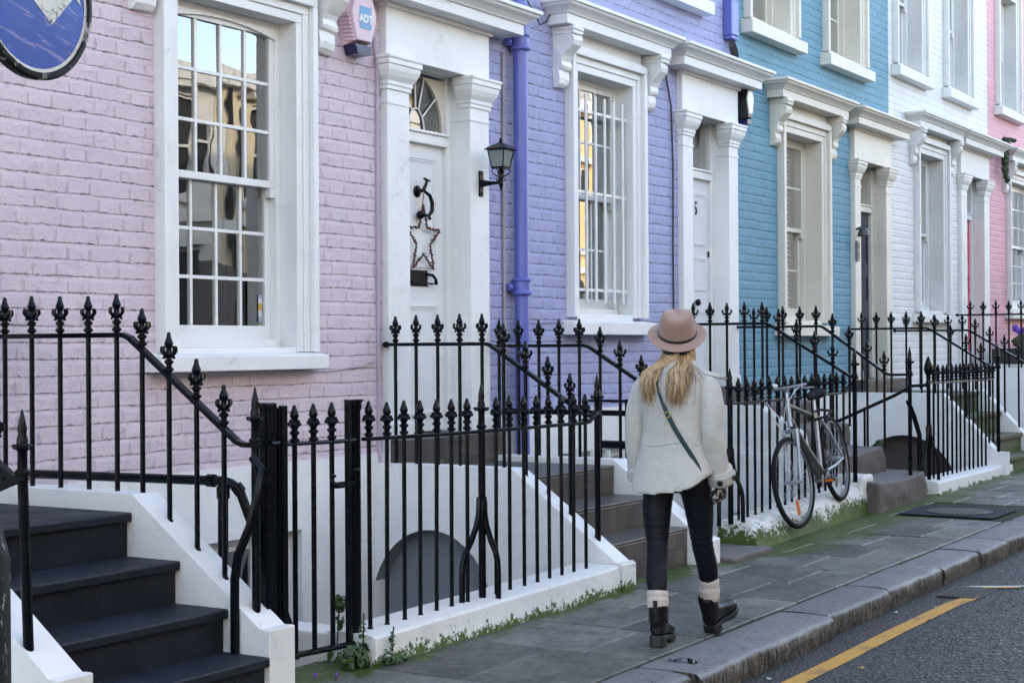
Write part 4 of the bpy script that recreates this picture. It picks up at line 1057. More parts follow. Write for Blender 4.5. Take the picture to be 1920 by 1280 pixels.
struct(pv.build('pavement', M['paving']))
# painted lines
yl = MB()
pts = [(-6.0,2.97)]+[(x,2.965-.006*max(0,x-7)+.004*math.sin(x*3)) for x in [0.5*i for i in range(0,21)]]+[(10.35,2.90)]
for (xa,ya),(xb,yb) in zip(pts, pts[1:]):
    yl.quad((xa,ya-.055,road_z(xa,ya-.055)+.004),(xb,yb-.055,road_z(xb,yb-.055)+.004),(xb,yb+.055,road_z(xb,yb+.055)+.004),(xa,ya+.055,road_z(xa,ya+.055)+.004))
struct(yl.build('yellow_line', M['yellow']))
y2 = MB()
y2.quad((10.70,2.95,road_z(10.7,2.95)+.009),(10.79,2.72,road_z(10.8,2.72)+.009),(10.84,2.72,road_z(10.8,2.72)+.009),(10.755,2.95,road_z(10.75,2.95)+.009))
struct(y2.build('yellow_tick_mark', M['yellow']))
wl = MB(); wl.quad((10.70,3.11,road_z(10.7,3.11)+.008),(11.02,2.35,road_z(11,2.35)+.008),(11.07,2.35,road_z(11,2.35)+.008),(10.75,3.11,road_z(10.7,3.11)+.008)); struct(wl.build('white_line', M['whiteline']))
# gully grate in the gutter
gt = thing('drain_grate', 'dark slotted iron drain grate in the gutter beyond the end of the yellow line', 'drain', (10.5,2.97,road_z(10.5,2.97)))
gb = MB(); zz = road_z(10.5,2.97)+.004
gb.box(10.26,10.74,2.84,3.13,zz-.004,zz+.001); gb.build('pit_shade', M['black_plastic'], gt)  # flat black plate: the gully's darkness is put into its colour
gb = MB()
for i in range(9): gb.box(10.26,10.74,2.845+i*.031,2.845+i*.031+.019,zz+.002,zz+.005)
gb.build('bars', m_paint('rusty_grate_iron', (.045,.036,.038), .6, .004), gt)
# manhole
def m_cover():
    t = NT('bitumen_infill'); v1 = t.n('TexVoronoi', {'Vector': t.pos(), 'Scale': 130.0}); n1 = t.noise(4,4)
    c = t.mix(t.xyz(v1.outputs['Color'])[0], (.012,.015,.022), (.032,.038,.055))
    return t.bsdf(c, .75, nrm=t.bump(v1.outputs['Distance'], .005), spec=.3)
mh = thing('manhole_cover', 'round iron manhole cover set in a dark square of tarmac on the pavement', 'manhole cover', (14.2,4.1,gz(14.2)))
b = MB(); zz = gz(14.2)
b.add([(MAN[0],MAN[2],gz(MAN[0])+.003),(MAN[1],MAN[2],gz(MAN[1])+.003),(MAN[1],MAN[3],gz(MAN[1])+.003),(MAN[0],MAN[3],gz(MAN[0])+.003)],[(0,1,2,3)]); b.build('tarmac_square', m_cover(), mh)
b = MB(); mi_ = m_paint('rusty_cover_iron', (.075,.062,.06), .5, .006)
b.lathe([(.29,.004),(.29,.009),(.262,.009),(.258,.006),(.25,.006),(.245,.010)], (14.18,4.10,zz), 40)
for i in range(-5,6):
    w_ = math.sqrt(max(0,.235**2-(i*.042)**2)); b.box(14.18-w_,14.18+w_,4.10+i*.042-.008,4.10+i*.042+.008,zz+.0085,zz+.014)
b.build('lid', mi_, mh)
# puddle on the kerb
def m_water():
    t = NT('puddle_water'); n1 = t.noise(3,2)
    return t.bsdf((.012,.013,.014), .02, nrm=t.bump(n1.outputs['Fac'], .001), spec=.8)
b = MB(); ring = []
for i in range(26):
    a = 2*PI*i/26; r = 1+.25*math.sin(3*a+1)+.15*math.sin(5*a)
    ring.append((7.045+.055*r*math.cos(a), 3.405+.075*r*math.sin(a), gz(7.05)+.0075))
b.add(ring, [tuple(range(26))]); struct(b.build('puddle', m_water()))

# ---------------------------------------------------------------- area pits
for (a, b_) in ((5.58,8.78),(10.2,13.55),(15.2,18.2),(19.9,22.7)):
    m_ = MB(); m_.quad((a-.1,4.9,-1.7),(b_+.1,4.9,-1.7),(b_+.1,6.7,-1.7),(a-.1,6.7,-1.7)); m_.quad((b_+.1,4.93,-1.7),(a-.1,4.93,-1.7),(a-.1,4.93,-.02),(b_+.1,4.93,-.02))
    struct(m_.build('basement_area', M['area_floor']))

# ---------------------------------------------------------------- iron railings
def prof_fleur(k=1.0):
    return [(.013,0),(.013,.02),(.024,.028),(.024,.036),(.014,.044),(.014,.056),(.023,.064),(.023,.071),(.013,.080),(.012,.092),(.020,.100),(.015,.115),(.013,.128),(.018,.142),(.023,.152),(.016,.170),(.0105,.186),(.0105,.196),(.006,.204),(0.001,.206)]
def make_finial(kind):
    m = MB()
    if kind == 'fleur':
        m.lathe(prof_fleur(), n=10)
        for a in range(4):
            c, s_ = math.cos(a*PI/2), math.sin(a*PI/2)
            pts = [(.010,.092),(.028,.102),(.042,.118),(.041,.134),(.030,.138)]
            m.tube([(p*c,p*s_,z) for p, z in pts], [.007,.0085,.0095,.009,.005], 6)
            m.tube([(p*c,p*s_,z) for p, z in [(.012,.104),(.024,.096),(.034,.084)]], [.006,.0065,.006], 6)
    elif kind == 'urn':
        m.lathe([(.013,0),(.013,.01),(.024,.018),(.024,.026),(.014,.034),(.015,.046),(.024,.054),(.024,.061),(.014,.070),(.020,.082),(.026,.094),(.020,.106),(.013,.112),(.017,.124),(.022,.136),(.018,.154),(.011,.172),(.008,.184),(.001,.190)], n=10)
        for a in range(4):
            c, s_ = math.cos(a*PI/2+.4), math.sin(a*PI/2+.4)
            m.sphere((.024*c,.024*s_,.098), .012, 8, 5); m.sphere((.020*c,.020*s_,.112), .009, 8, 5)
    elif kind == 'spear':
        m.lathe([(.022,0),(.022,.012),(.030,.016),(.030,.026),(.020,.036),(.019,.10),(.024,.112),(.030,.118),(.030,.128),(.022,.135),(.022,.15),(.016,.17),(.019,.19),(.012,.225),(.004,.262),(.001,.266)], n=10)
        for a in range(4):
            c, s_ = math.cos(a*PI/2+.3), math.sin(a*PI/2+.3)
            m.tube([(.02*c,.02*s_,.118),(.036*c,.036*s_,.120),(.042*c,.042*s_,.128)], [.010,.010,.007], 6)
    elif kind == 'leaf':
        m.lathe([(.013,0),(.02,.01),(.02,.02),(.012,.03),(.016,.05),(.030,.075),(.026,.10),(.014,.14),(.002,.17)], n=10, sx=.9, sy=.5)
    elif kind == 'bigleaf':
        m.lathe([(.022,0),(.028,.01),(.02,.03),(.024,.05),(.022,.07),(.040,.11),(.046,.14),(.036,.19),(.016,.25),(.002,.275)], n=12)
    me_o = m.build('finial_'+kind, M['iron']); me = me_o.data
    bpy.data.objects.remove(me_o); me.name = 'finial'; return me
FIN = {k: make_finial(k) for k in ('fleur','urn','spear','leaf','bigleaf')}
def baluster(root, x, y, z0, z1, kind='fleur', r=.0125, dx=0, dy=0):
    m = MB(); m.tube([(x+dx,y+dy,z0),(x,y,z1)], r, 8)
    m.lathe([(r*1.5,0),(r*1.45,.012),(r,.02)], (x+dx,y+dy,z0-.004), 8)
    o = m.build('baluster', M['iron'], root)
    f = link('finial', FIN[kind], o, (x,y,z1)); f.scale = (1,1,rnd(.97,1.03))
    f.rotation_euler = (0,0,rnd(-.25,.25))
    return o
def flatbar(root, pts, w=.022, h=.012, name='top_rail'):
    # a flat iron strap following a path in 3D
    m = MB(); rings = []
    P = [Vector(p) for p in pts]
    for i, p in enumerate(P):
        t = (P[min(i+1,len(P)-1)]-P[max(i-1,0)]).normalized()
        s_ = Vector((0,0,1)).cross(t)
        s_ = s_.normalized() if s_.length > 1e-4 else Vector((1,0,0))
        u = t.cross(s_)
        rings.append([p+s_*w+u*h, p-s_*w+u*h, p-s_*w-u*h, p+s_*w-u*h])
    m.loft(rings, True, 0, False)
    return m.build(name, M['iron'], root, bevel=.003)
def stair_railing(label, X, ys, zr, yb, ye, ze, bot, end=None, kind='fleur', endz=None, y0=6.58, group=None, endbot=None):
    root = thing('stair_railing', label, 'railing', (X,5.7,bot(5.7)), group)
    sl = (zr-ze)/(yb-ye)
    rz = lambda y: zr if y >= yb else max(zr-(yb-y)*sl, ze)
    flatbar(root, [(X,y0,zr),(X,yb+.02,zr),(X,yb-.02,zr-.02*sl),(X,ye+.02,ze+.02*sl),(X,ye-.02,ze),(X,(end or ye)-.03,ze)], .020, .012)
    m = MB(); m.sphere((X,y0-.02,zr), .024, 8, 6); m.build('wall_fixing', M['iron'], root)
    for y in ys: baluster(root, X, y, bot(y)-.02, rz(y)-.005, kind)
    if end:
        m = MB(); m.tube([(X,end,(endbot if endbot is not None else bot(end))-.02),(X,end,ze)], .020, 10); p = m.build('end_post', M['iron'], root)
        link('finial', FIN['spear'], p, (X,end,ze))
    return root
def stringer_fn(zt, yt, zb, yb):
    return lambda y: zt if y >= yt else zt-(yt-y)*(zt-zb)/(yt-yb)

bot1 = stringer_fn(.91, 5.51, .385, 4.77)
r1 = stair_railing('black stair railing on the near white string wall, descending to the square gate post', 5.50, [6.49,6.29,6.085,5.885,5.69,5.52,5.345,5.17,5.0], 1.665, 5.62, 4.90, 1.155, bot1, end=4.81)
m = MB(); m.tube([(5.47,4.80,1.10),(5.46,4.74,1.05),(5.42,4.735,.92),(5.405,4.76,.80),(5.40,4.83,.66),(5.40,4.85,.55),(5.40,4.85,.19)], .021, 10); m.build('stay', M['iron'], r1)
bot2 = stringer_fn(.795, 5.47, .235, 4.70)
r3 = stair_railing('black stair railing on the left side of the brown tiled steps', 8.86, [6.47,6.295,6.115,5.935,5.755,5.585,5.415,5.245,5.08], 1.615, 5.70, 4.96, 1.15, bot2, end=4.88, y0=6.57)
bot3 = stringer_fn(.775, 5.41, .24, 4.70)
r4 = stair_railing('black stair railing on the right side of the tiled steps, running behind the woman', 10.2, [6.47,6.295,6.115,5.94,5.765,5.59,5.425,5.25,5.08], 1.60, 5.70, 4.96, 1.15, bot3, end=4.88, y0=6.57)
bot5 = lambda y: 1.05 if y > 5.9 else (.82 if y > 5.35 else (.6 if y > 5.0 else .36))
r5a = stair_railing('black stair railing to the left of the worn stone steps, just right of the hat', 13.42, [6.36,6.19,6.02,5.845,5.67,5.51,5.34,5.17,5.0], 1.79, 5.62, 4.82, 1.30, lambda y: 1.05 if y>5.9 else .45, end=4.80, endbot=.4, y0=6.57)
r5b = stair_railing('black stair railing right of the worn stone steps, in front of the blue window', 14.84, [6.36,6.22,6.05,5.87,5.70,5.53,5.36,5.18,5.01], 1.775, 5.64, 4.98, 1.30, bot5, end=4.76, y0=6.57)
m = MB(); m.tube([(14.90,4.80,1.05),(14.96,4.76,.9),(15.0,4.72,.72),(15.0,4.72,.37)], .024, 8); m.build('stay', M['iron'], r5b)
bot6 = stringer_fn(1.02, 5.42, .30, 4.72)
r6a = stair_railing('black stair railing on the near string wall of the blue house steps', 18.15, [6.40,6.22,6.04,5.86,5.68,5.52,5.34,5.16,4.99], 1.775, 5.60, 4.86, 1.32, bot6, end=4.80, y0=6.57)
r6b = stair_railing('black stair railing on the far string wall of the blue house steps', 19.82, [6.40,6.22,6.04,5.86,5.68,5.52,5.34,5.16,4.99], 1.76, 5.60, 4.86, 1.32, bot6, end=4.80, y0=6.57)
bot7 = stringer_fn(1.25, 5.35, .36, 4.72)
r7 = stair_railing('black stair railing at the right edge in front of the rose pink house', 22.6, [6.36,6.18,6.0,5.82,5.65,5.48,5.3,5.12], 2.0, 5.6, 4.86, 1.5, bot7, end=4.8, y0=6.57)

def area_railing(label, x0, x1, y, z0, z1, zt0, zt1, n, mains=(), hook=None, dy0=0, kind='urn', group=None, y1=None, tip='spear'):
    root = thing('area_railing', label, 'railing', ((x0+x1)/2, y, (z0+z1)/2), group)
    y1 = y if y1 is None else y1
    Y = lambda x: y+(y1-y)*(x-x0)/(x1-x0); ZT = lambda x: zt0+(zt1-zt0)*(x-x0)/(x1-x0); ZB = lambda x: z0+(z1-z0)*(x-x0)/(x1-x0)
    P = [(x0-.05,Y(x0),ZT(x0)),(x0+.3*(x1-x0),Y(x0+.3*(x1-x0)),ZT(x0+.3*(x1-x0))-.006),(x0+.6*(x1-x0),Y(x0+.6*(x1-x0)),ZT(x0+.6*(x1-x0))-.004),(x1,Y(x1),ZT(x1))]
    if hook: P += [(x1+.05,Y(x1),ZT(x1)+.005),(x1+.10,Y(x1),ZT(x1)+.03),(x1+.13,Y(x1),ZT(x1)+.055),(hook[0],hook[1],hook[2])]
    flatbar(root, P, .013, .010)
    for i in range(n):
        x = x0+(x1-x0)*i/(n-1)
        if i in mains:
            m = MB(); m.tube([(x,Y(x),ZB(x)-.02),(x,Y(x),ZT(x))], .021, 10)
            m.lathe([(.030,0),(.032,.02),(.032,.10),(.026,.12)], (x,Y(x),ZB(x)+.42), 8)
            p = m.build('main_post', M['iron'], root); link('finial', FIN[tip], p, (x,Y(x),ZT(x)))
            for ux, uy, q in ((-1.0,.05,.19),(.30,-1.0,.088)):
                m = MB(); zb_ = ZB(x)
                m.tube([(x+ux*q*f, Y(x)+uy*q*f, zb_+h) for f, h in ((.12,.55),(.16,.46),(.28,.39),(.55,.31),(.85,.245),(.97,.19),(1.0,.12),(1.0,-.02))], .017, 8)
                m.build('stay', M['iron'], root)
        else: baluster(root, x, Y(x)+rnd(-.004,.004), ZB(x)-.02, ZT(x)-.003, kind, .0115, dx=rnd(-.012,.004))
    return root
r2 = area_railing('black railing with urn tips along the clean white plinth beside the gate', 6.345, 8.56, 4.80, .20, .225, 1.14, 1.12, 16, mains=(7,), hook=(8.85,4.87,1.165))
rb = area_railing('black railing on the mossy plinth with the bicycle against it', 10.97, 13.62, 4.90, .27, .34, 1.155, 1.16, 17, mains=(0,), hook=(13.72,4.90,1.26), y1=4.98)
rf_ = area_railing('black railing on the far white plinth, its first post with a big leaf tip', 15.75, 18.3, 4.86, .23, .21, 1.20, 1.185, 16, mains=(0,), y1=4.90, tip='bigleaf')
# the smaller curled rail running back from its first post
hr = thing('handrail', 'low black handrail sloping down beside the worn stone steps to the basement arch', 'handrail', (15.6,5.6,.6))
m = MB(); m.tube([(15.70,4.86,1.18),(15.66,5.0,1.17),(15.6,5.15,1.08),(15.3,6.35,.50)], .017, 8); m.build('rail', M['iron'], hr)
for t_ in (.25,.55,.85):
    m = MB(); y = 5.15+1.2*t_; x = 15.6-.3*t_; z = 1.08-.58*t_; m.tube([(x,y,z),(x,y,-.6)], .013, 8); m.build('leg', M['iron'], hr)
# tall plain-tipped railing crossing behind, on top of the far side wall
sp = area_railing('tall black railing with plain leaf tips in front of the white house', 20.2, 22.3, 4.9, .3, .3, 1.25, 1.25, 13, kind='leaf')

# ---------------------------------------------------------------- gate by the near steps
gate = thing('area_gate', 'black iron gate with three urn tips and a latch between the thick posts', 'gate', (5.95,4.8,.1))
m = MB(); m.tube([(5.70,4.80,1.148),(5.9,4.80,1.145),(6.10,4.8,1.14),(6.24,4.80,1.14)], .011, 8); m.build('top_rail', M['iron'], gate)
m = MB(); m.tube([(5.72,4.80,.155),(6.22,4.80,.135)], .015, 8); m.build('bottom_rail', M['iron'], gate)
for x in (5.765,5.905,6.045): baluster(gate, x, 4.80, .14, 1.14, 'urn', .0125)
m = MB(); m.box(6.155,6.195,4.79,4.81,.12,1.34); m.box(5.665,5.70,4.785,4.815,.2,1.33); m.build('stile', M['iron'], gate, bevel=.004)
m = MB(); m.box(6.04,6.19,4.765,4.785,.915,.945); m.tube([(6.10,4.77,.93),(6.04,4.76,.93),(6.00,4.75,.945),(5.975,4.745,.965),(5.98,4.74,.985),(5.995,4.74,.98)], .008, 6); m.tube([(6.15,4.77,.945),(6.15,4.75,1.0),(6.20,4.75,1.0)], .007, 6); m.build('latch', M['iron'], gate)
gp = thing('gate_post', 'thick square black gate post at the foot of the near steps', 'post', (5.61,4.84,.05))
m = MB(); m.box(5.565,5.645,4.80,4.88,-.3,1.345); m.box(5.655,5.685,4.80,4.83,.1,1.32); m.build('shaft', M['iron'], gp, bevel=.008)
m = MB(); m.tube([(5.60,4.79,1.16),(5.60,4.76,1.16),(5.55,4.76,1.16)], .012, 8); m.build('hinge', M['iron'], gp)
gp2 = thing('gate_post', 'flat topped black gate post beside the white plinth end', 'post', (6.25,4.82,.05))
m = MB(); m.lathe([(.034,-.3),(.034,1.28),(.040,1.30),(.040,1.325),(.05,1.33),(.05,1.34)], (6.245,4.82,0), 12); m.build('shaft', M['iron'], gp2)
# tubular handrail of the basement stairs
ar = thing('handrail', 'black tubular handrail with an elbow behind the near white string wall', 'handrail', (5.75,5.3,.0))
m = MB(); m.tube([(5.75,6.58,.94),(5.75,5.30,.955),(5.755,5.24,.955),(5.765,5.20,.945),(5.78,5.16,.92),(5.985,4.99,.16)], .024, 12); m.build('rail', M['iron'], ar)
m = MB(); m.tube([(5.75,5.235,.95),(5.75,5.245,-.4)], .026, 12); m.build('leg', M['iron'], ar)
m = MB()
m.lathe([(.030,-.03),(.033,-.025),(.033,.025),(.030,.03)], (5.75,5.235,.90), 12)
m.tube([(5.75,5.33,.955),(5.75,5.29,.955)], .032, 12); m.tube([(5.772,5.175,.935),(5.786,5.152,.90)], .031, 12); m.build('elbow_collar', M['iron'], ar)
# railing beyond the tiled steps (guarding the lilac house's basement)
gd = thing('guard_rail', "black guard rails and square post behind the tiled steps, at the woman's left elbow", 'railing', (10.4,5.45,.4))
m = MB(); m.box(10.37,10.43,5.42,5.48,-.2,1.20); m.build('post', M['iron'], gd, bevel=.005)
m = MB(); m.box(10.38,10.42,5.48,6.56,1.075,1.115); m.tube([(10.4,5.48,1.185),(10.4,5.85,1.185)], .011, 8); m.build('rail', M['iron'], gd)
m = MB(); m.tube([(10.40,5.48,.86),(10.40,5.72,.86)], .03, 10); m.build('lower_rail', M['iron'], gd)
for y in (5.62,5.76,5.90,6.04,6.18):
    m = MB(); m.box(10.9,10.925,y,y+.03,-.2,.78); m.build('white_bar', M['white'], gd)

# spear post with bracket at the left edge of the near steps
lp = thing('stair_railing', 'lone black spear tipped railing post at the left edge, on the low white string end', 'railing', (4.20,4.86,.32))
m = MB(); m.tube([(4.23,4.86,.30),(4.20,4.86,1.10)], .021, 10); p = m.build('end_post', M['iron'], lp); link('finial', FIN['spear'], p, (4.20,4.86,1.10))
flatbar(lp, [(4.20,4.86,1.10),(4.18,4.93,1.10),(4.18,5.6,1.6),(4.18,6.58,1.61)], .02, .012)
for y in (5.0,5.17,5.34,5.51,5.68,5.9,6.1,6.3): baluster(lp, 4.18, y, bot1(y)-.02, (1.12+(y-4.93)*.746 if y<5.6 else 1.6), 'fleur')
m = MB(); m.prism([(4.80,1.10),(4.89,1.115),(5.1,1.24),(5.1,1.0),(4.93,1.06)], 'x', 4.165, 4.195); m.build('bracket', M['iron'], lp)

# ---------------------------------------------------------------- plinths and steps
def plinth(label, x0, x1, yf0, yf1, h0, h1, mat, rough=0, d=.30, soft=.0):
    root = thing('plinth_wall', label, 'low wall', ((x0+x1)/2, (yf0+yf1)/2, gz((x0+x1)/2)))
    n = max(2, int((x1-x0)/.06)); rings = []
    for i in range(n+1):
        x = x0+(x1-x0)*i/n; t = i/n; y = yf0+(yf1-yf0)*t; h = h0+(h1-h0)*t; g0 = gz(x)-.05
        ring = [(x,y+d,g0),(x,y+d,h-.002),(x,y+d*.7,h),(x,y+.05+soft*.6,h-.0),(x,y+.018+soft*.25,h-.006-soft*.25),(x,y+.004+soft*.05,h-.02-soft*.6),(x,y-.004*rough,h-.06-soft*.6),(x,y-.010*rough,(h+gz(x))/2-.04),(x,y-.03*rough,gz(x)+.025),(x,y-.045*rough,g0)]
        if rough:
            ring = [ (p[0], p[1]+_nz.noise(Vector((p[0]*4,p[2]*9,1)))*.022*rough*(1 if j>2 else 0), p[2]+_nz.noise(Vector((p[0]*5,p[1]*7,4)))*.010*rough*(1 if 0<j<8 else 0)) for j, p in enumerate(ring)]
        rings.append(ring)
    m = MB(); m.loft(rings[::-1], True, 0, True)
    m.build('coping', mat, root, sharp=28)
    return root
p1 = plinth('clean white painted plinth wall under the railing beside the gate', 6.21, 8.76, 4.667, 4.667, .185, .222, M['plinth'], .25)
m = MB(); m.box(6.215,6.42,4.97,5.7,-1.7,.17); m.build('return_wall', M['white'], p1, bevel=.01)
p2 = plinth('mossy weathered white plinth wall under the bicycle', 10.98, 13.62, 4.715, 4.815, .26, .335, M['plinth_mossy'], 1.0, soft=.05)
m = MB(); m.box(13.62,13.92,4.80,5.2,.05,.42); o = m.build('end_block', M['plinth_mossy'], p2, bevel=.03); roughen(o, .02, 7, cuts=3, seed=3)
p3 = plinth('far white plinth wall at the foot of the blue house', 15.55, 18.55, 4.70, 4.74, .225, .215, M['plinth_clean'], .2)

def arch_wall(mb, X, pts, arch=None, th=.17, dirx=1):
    """string wall in a plane of constant X: outline pts in (y,z); arch=(yc,zc,ry,rz) cut from its face"""
    mb.prism([(p[0],p[1]) for p in pts], 'x', X, X+th)
def string_wall(root, X0, X1, yt, zt, yb, zb, yend, zend, mat, name='string_wall', ytop=6.59, zlow=-1.7):
    # outline in (y,z): level by the door, sloping with the steps, then a short level end
    m = MB()
    poly = [(ytop,zlow),(ytop,zt),(yt,zt),(yb,zb),(yend,zend),(yend,zlow if zlow > -.2 else -.05),(yend+.3,-.05),(yend+.3,zlow)]
    m.prism(poly, 'x', X0, X1)
    return m.build(name, mat, root, bevel=.010)
def arch_opening(root, X, yc, zc, ry, rz, zlow, name='arch', depth=.5, mat=None, mat2=None):
    # recessed vault seen in the side wall: a dark opening with a soffit, set 3 mm proud of the wall face
    m = MB(); n = 20
    P = [(yc+ry*math.cos(PI*i/n), zc+rz*math.sin(PI*i/n)) for i in range(n+1)]
    P = [(yc+ry, zlow)] + P + [(yc-ry, zlow)]
    return P
def steps(label, X0, X1, nos, zs, zground, mat_t, mat_r, sw, landing_y=6.58, nose=.03, th=.045, group=None):
    """nos: y of each nosing from the landing down; zs: their heights"""
    root = thing('front_steps', label, 'steps', ((X0+X1)/2, 5.6, zground), group)
    ylast = landing_y
    for k, (y, z) in enumerate(zip(nos, zs)):
        zb = zs[k+1] if k+1 < len(zs) else zground-.05
        yback = landing_y if k == 0 else nos[k-1]+nose+.02
        s_ = MB(); s_.box(X0, X1, y+nose, yback, zb-.02, z-th, 1); s_.box(X0, X1, y, yback, z-th, z, 0)
        s_.build('step', [mat_t, mat_r], root, bevel=.008)
    return root
M['step_riser'] = M['step']
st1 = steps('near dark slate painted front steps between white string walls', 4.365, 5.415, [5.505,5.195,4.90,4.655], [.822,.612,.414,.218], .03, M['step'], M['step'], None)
string_wall(st1, 5.415, 5.585, 5.51, .908, 4.715, .335, 4.668, .338, M['white'])
string_wall(st1, 4.195, 4.365, 5.51, .908, 4.715, .335, 4.668, .338, M['white'])
m = MB(); m.box(5.412,5.588,4.655,4.70,.0,.337); m.build('string_end', M['white'], st1, bevel=.006); m = MB(); m.box(4.192,4.368,4.655,4.70,.0,.337); m.build('string_end', M['white'], st1, bevel=.006)
m = MB(); m.box(4.16,5.44,5.9,6.58,.80,.812); 
st2 = steps('brown quarry tiled front steps leading to the door with the star', 8.945, 10.06, [5.40,5.08,4.82], [.735,.53,.322], .05, M['tile'], M['tile'], None, nose=.004, th=.02)
def side_wall_arch(root, X, ytop, yt, zt, yb, zb, yend, yc, zc, ry, rz, mat, zlow=-1.7, depth=.155, th=.17, inner=None):
    # string wall whose street-left face has an arched vault opening
    m = MB(); n = 28
    def top(y): return zt if y >= yt else (zt-(yt-y)*(zt-zb)/(yt-yb) if y >= yb else zb)
    ys = sorted({ytop, yt, yb, yend, yc-ry, yc+ry, *[yc+ry*math.cos(PI*i/n) for i in range(n+1)]})
    for a, b in zip(ys, ys[1:]):
        mid = (a+b)/2
        def bottom(y):
            if yc-ry-1e-6 <= y <= yc+ry+1e-6 and yc-ry < mid < yc+ry: return zc+rz*math.sqrt(max(0,1-((y-yc)/ry)**2))
            return zlow if y > yend+.28 else -.05
        za, zb_ = bottom(a), bottom(b)
        m.quad((X,b,zb_),(X,a,za),(X,a,top(a)),(X,b,top(b)))
        m.quad((X,b,top(b)),(X,a,top(a)),(X+th,a,top(a)),(X+th,b,top(b)))
        m.quad((X+th,a,max(za,-.1)),(X+th,b,max(zb_,-.1)),(X+th,b,top(b)),(X+th,a,top(a)))
        if yc-ry < mid < yc+ry:
            m.quad((X,a,za),(X,b,zb_),(X+depth,b,zb_),(X+depth,a,za), 1)
    m.quad((X,yend,-.05),(X+th,yend,-.05),(X+th,yend,zb),(X,yend,zb))
    for s_ in (yc-ry,yc+ry): m.quad((X,s_,zlow),(X+depth,s_,zlow),(X+depth,s_,zc),(X,s_,zc), 1)
    m.quad((X+depth,yc+ry,zlow),(X+depth,yc-ry,zlow),(X+depth,yc-ry,zc+rz),(X+depth,yc+ry,zc+rz), 1)
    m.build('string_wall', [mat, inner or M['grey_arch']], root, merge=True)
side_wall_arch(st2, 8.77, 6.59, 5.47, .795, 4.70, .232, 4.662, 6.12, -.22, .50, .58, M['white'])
m = MB(); m.box(8.768,8.945,4.65,4.72,.0,.222); m.build('string_end', M['plinth'], st2, bevel=.006)
string_wall(st2, 10.06, 10.25, 5.41, .775, 4.72, .25, 4.662, .235, M['white'])
m = MB(); m.box(8.87,10.19,6.42,6.60,.73,.955); m.build('threshold', M['tile'], st2, bevel=.008)
m = MB(); m.box(10.26,10.97,4.56,5.1,-.03,.10); o = m.build('stone_slab', M['wornstone'], st2, bevel=.02); roughen(o,.012,8,cuts=3,seed=8)
# worn stone steps of the lilac house
st3 = thing('front_steps', 'worn brown stone front steps with crumbling edges beyond the bicycle', 'steps', (14.4,5.5,gz(14.4)))
for k, (y, z, x0, x1) in enumerate([(5.75,1.05,13.55,14.95),(5.40,.83,13.6,14.98),(5.06,.60,13.65,15.02),(4.69,.36,13.72,15.14)]):
    m = MB(); zb = [.80,.57,.33,.0][k]; yb = [6.58,5.80,5.45,5.12][k]
    m.box(x0,x1,y,yb,zb,z); m.box(x0+.01,x1-.01,y+.04,yb,-.1,zb+.005)
    o = m.build('step', M['wornstone'], st3, bevel=.022); roughen(o, .014, 5, cuts=5, seed=20+k); roughen(o, .007, 17, seed=30+k)
    for v in o.data.vertices:        # treads hollowed and noses rounded by feet
        u = (v.co.x-(x0+x1)/2)/((x1-x0)/2); f = max(0, 1-u*u); top = max(0, 1-abs(v.co.z-z)/.12); nose = max(0, 1-abs(v.co.y-y)/.16)
        v.co.z -= .030*f*top*(.35+.65*nose); v.co.y += .018*top*nose; v.co.x -= .03*top*nose*max(0,u-.85)*5
    o.data.polygons.foreach_set('use_smooth', [True]*len(o.data.polygons)); o.data.set_sharp_from_angle(angle=math.radians(55))
m = MB(); m.box(13.50,14.92,6.40,6.60,1.04,1.185); m.build('threshold', M['wornstone'], st3, bevel=.01)
m = MB(); m.prism([(6.58,-1.7),(6.58,1.04),(5.70,1.04),(5.3,.80),(5.2,.30),(5.2,-1.7)], 'x', 13.36, 13.54); m.build('string_wall', M['white_old'], st3, bevel=.01)
m = MB(); m.box(13.33,13.365,5.35,6.0,.06,.62); m.build('meter_cupboard', M['white'], st3, bevel=.01)
# steps of the blue house
st4 = steps('grey front steps of the blue house between white string walls', 18.30, 19.75, [5.45,5.18,4.92,4.72], [1.0,.75,.50,.28], .10, M['wornstone'], M['wornstone'], None)
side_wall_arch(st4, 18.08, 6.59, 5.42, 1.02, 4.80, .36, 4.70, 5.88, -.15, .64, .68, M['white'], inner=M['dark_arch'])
string_wall(st4, 19.75, 19.93, 5.42, 1.02, 4.80, .36, 4.70, .34, M['white'])
m = MB(); m.box(18.28,19.73,6.38,6.60,1.0,1.165); m.build('threshold', M['tile'], st4, bevel=.01)
st5 = steps('steps of the white house, at the far right edge', 22.75, 24.3, [5.4,5.1,4.85,4.66], [1.2,.92,.64,.36], .13, M['wornstone'], M['wornstone'], None)
string_wall(st5, 22.55, 22.75, 5.35, 1.25, 4.80, .42, 4.66, .4, M['white'])
p4 = plinth('white plinth wall at the far right, beyond the blue house steps', 19.95, 22.55, 4.74, 4.74, .28, .30, M['plinth_clean'], .2)
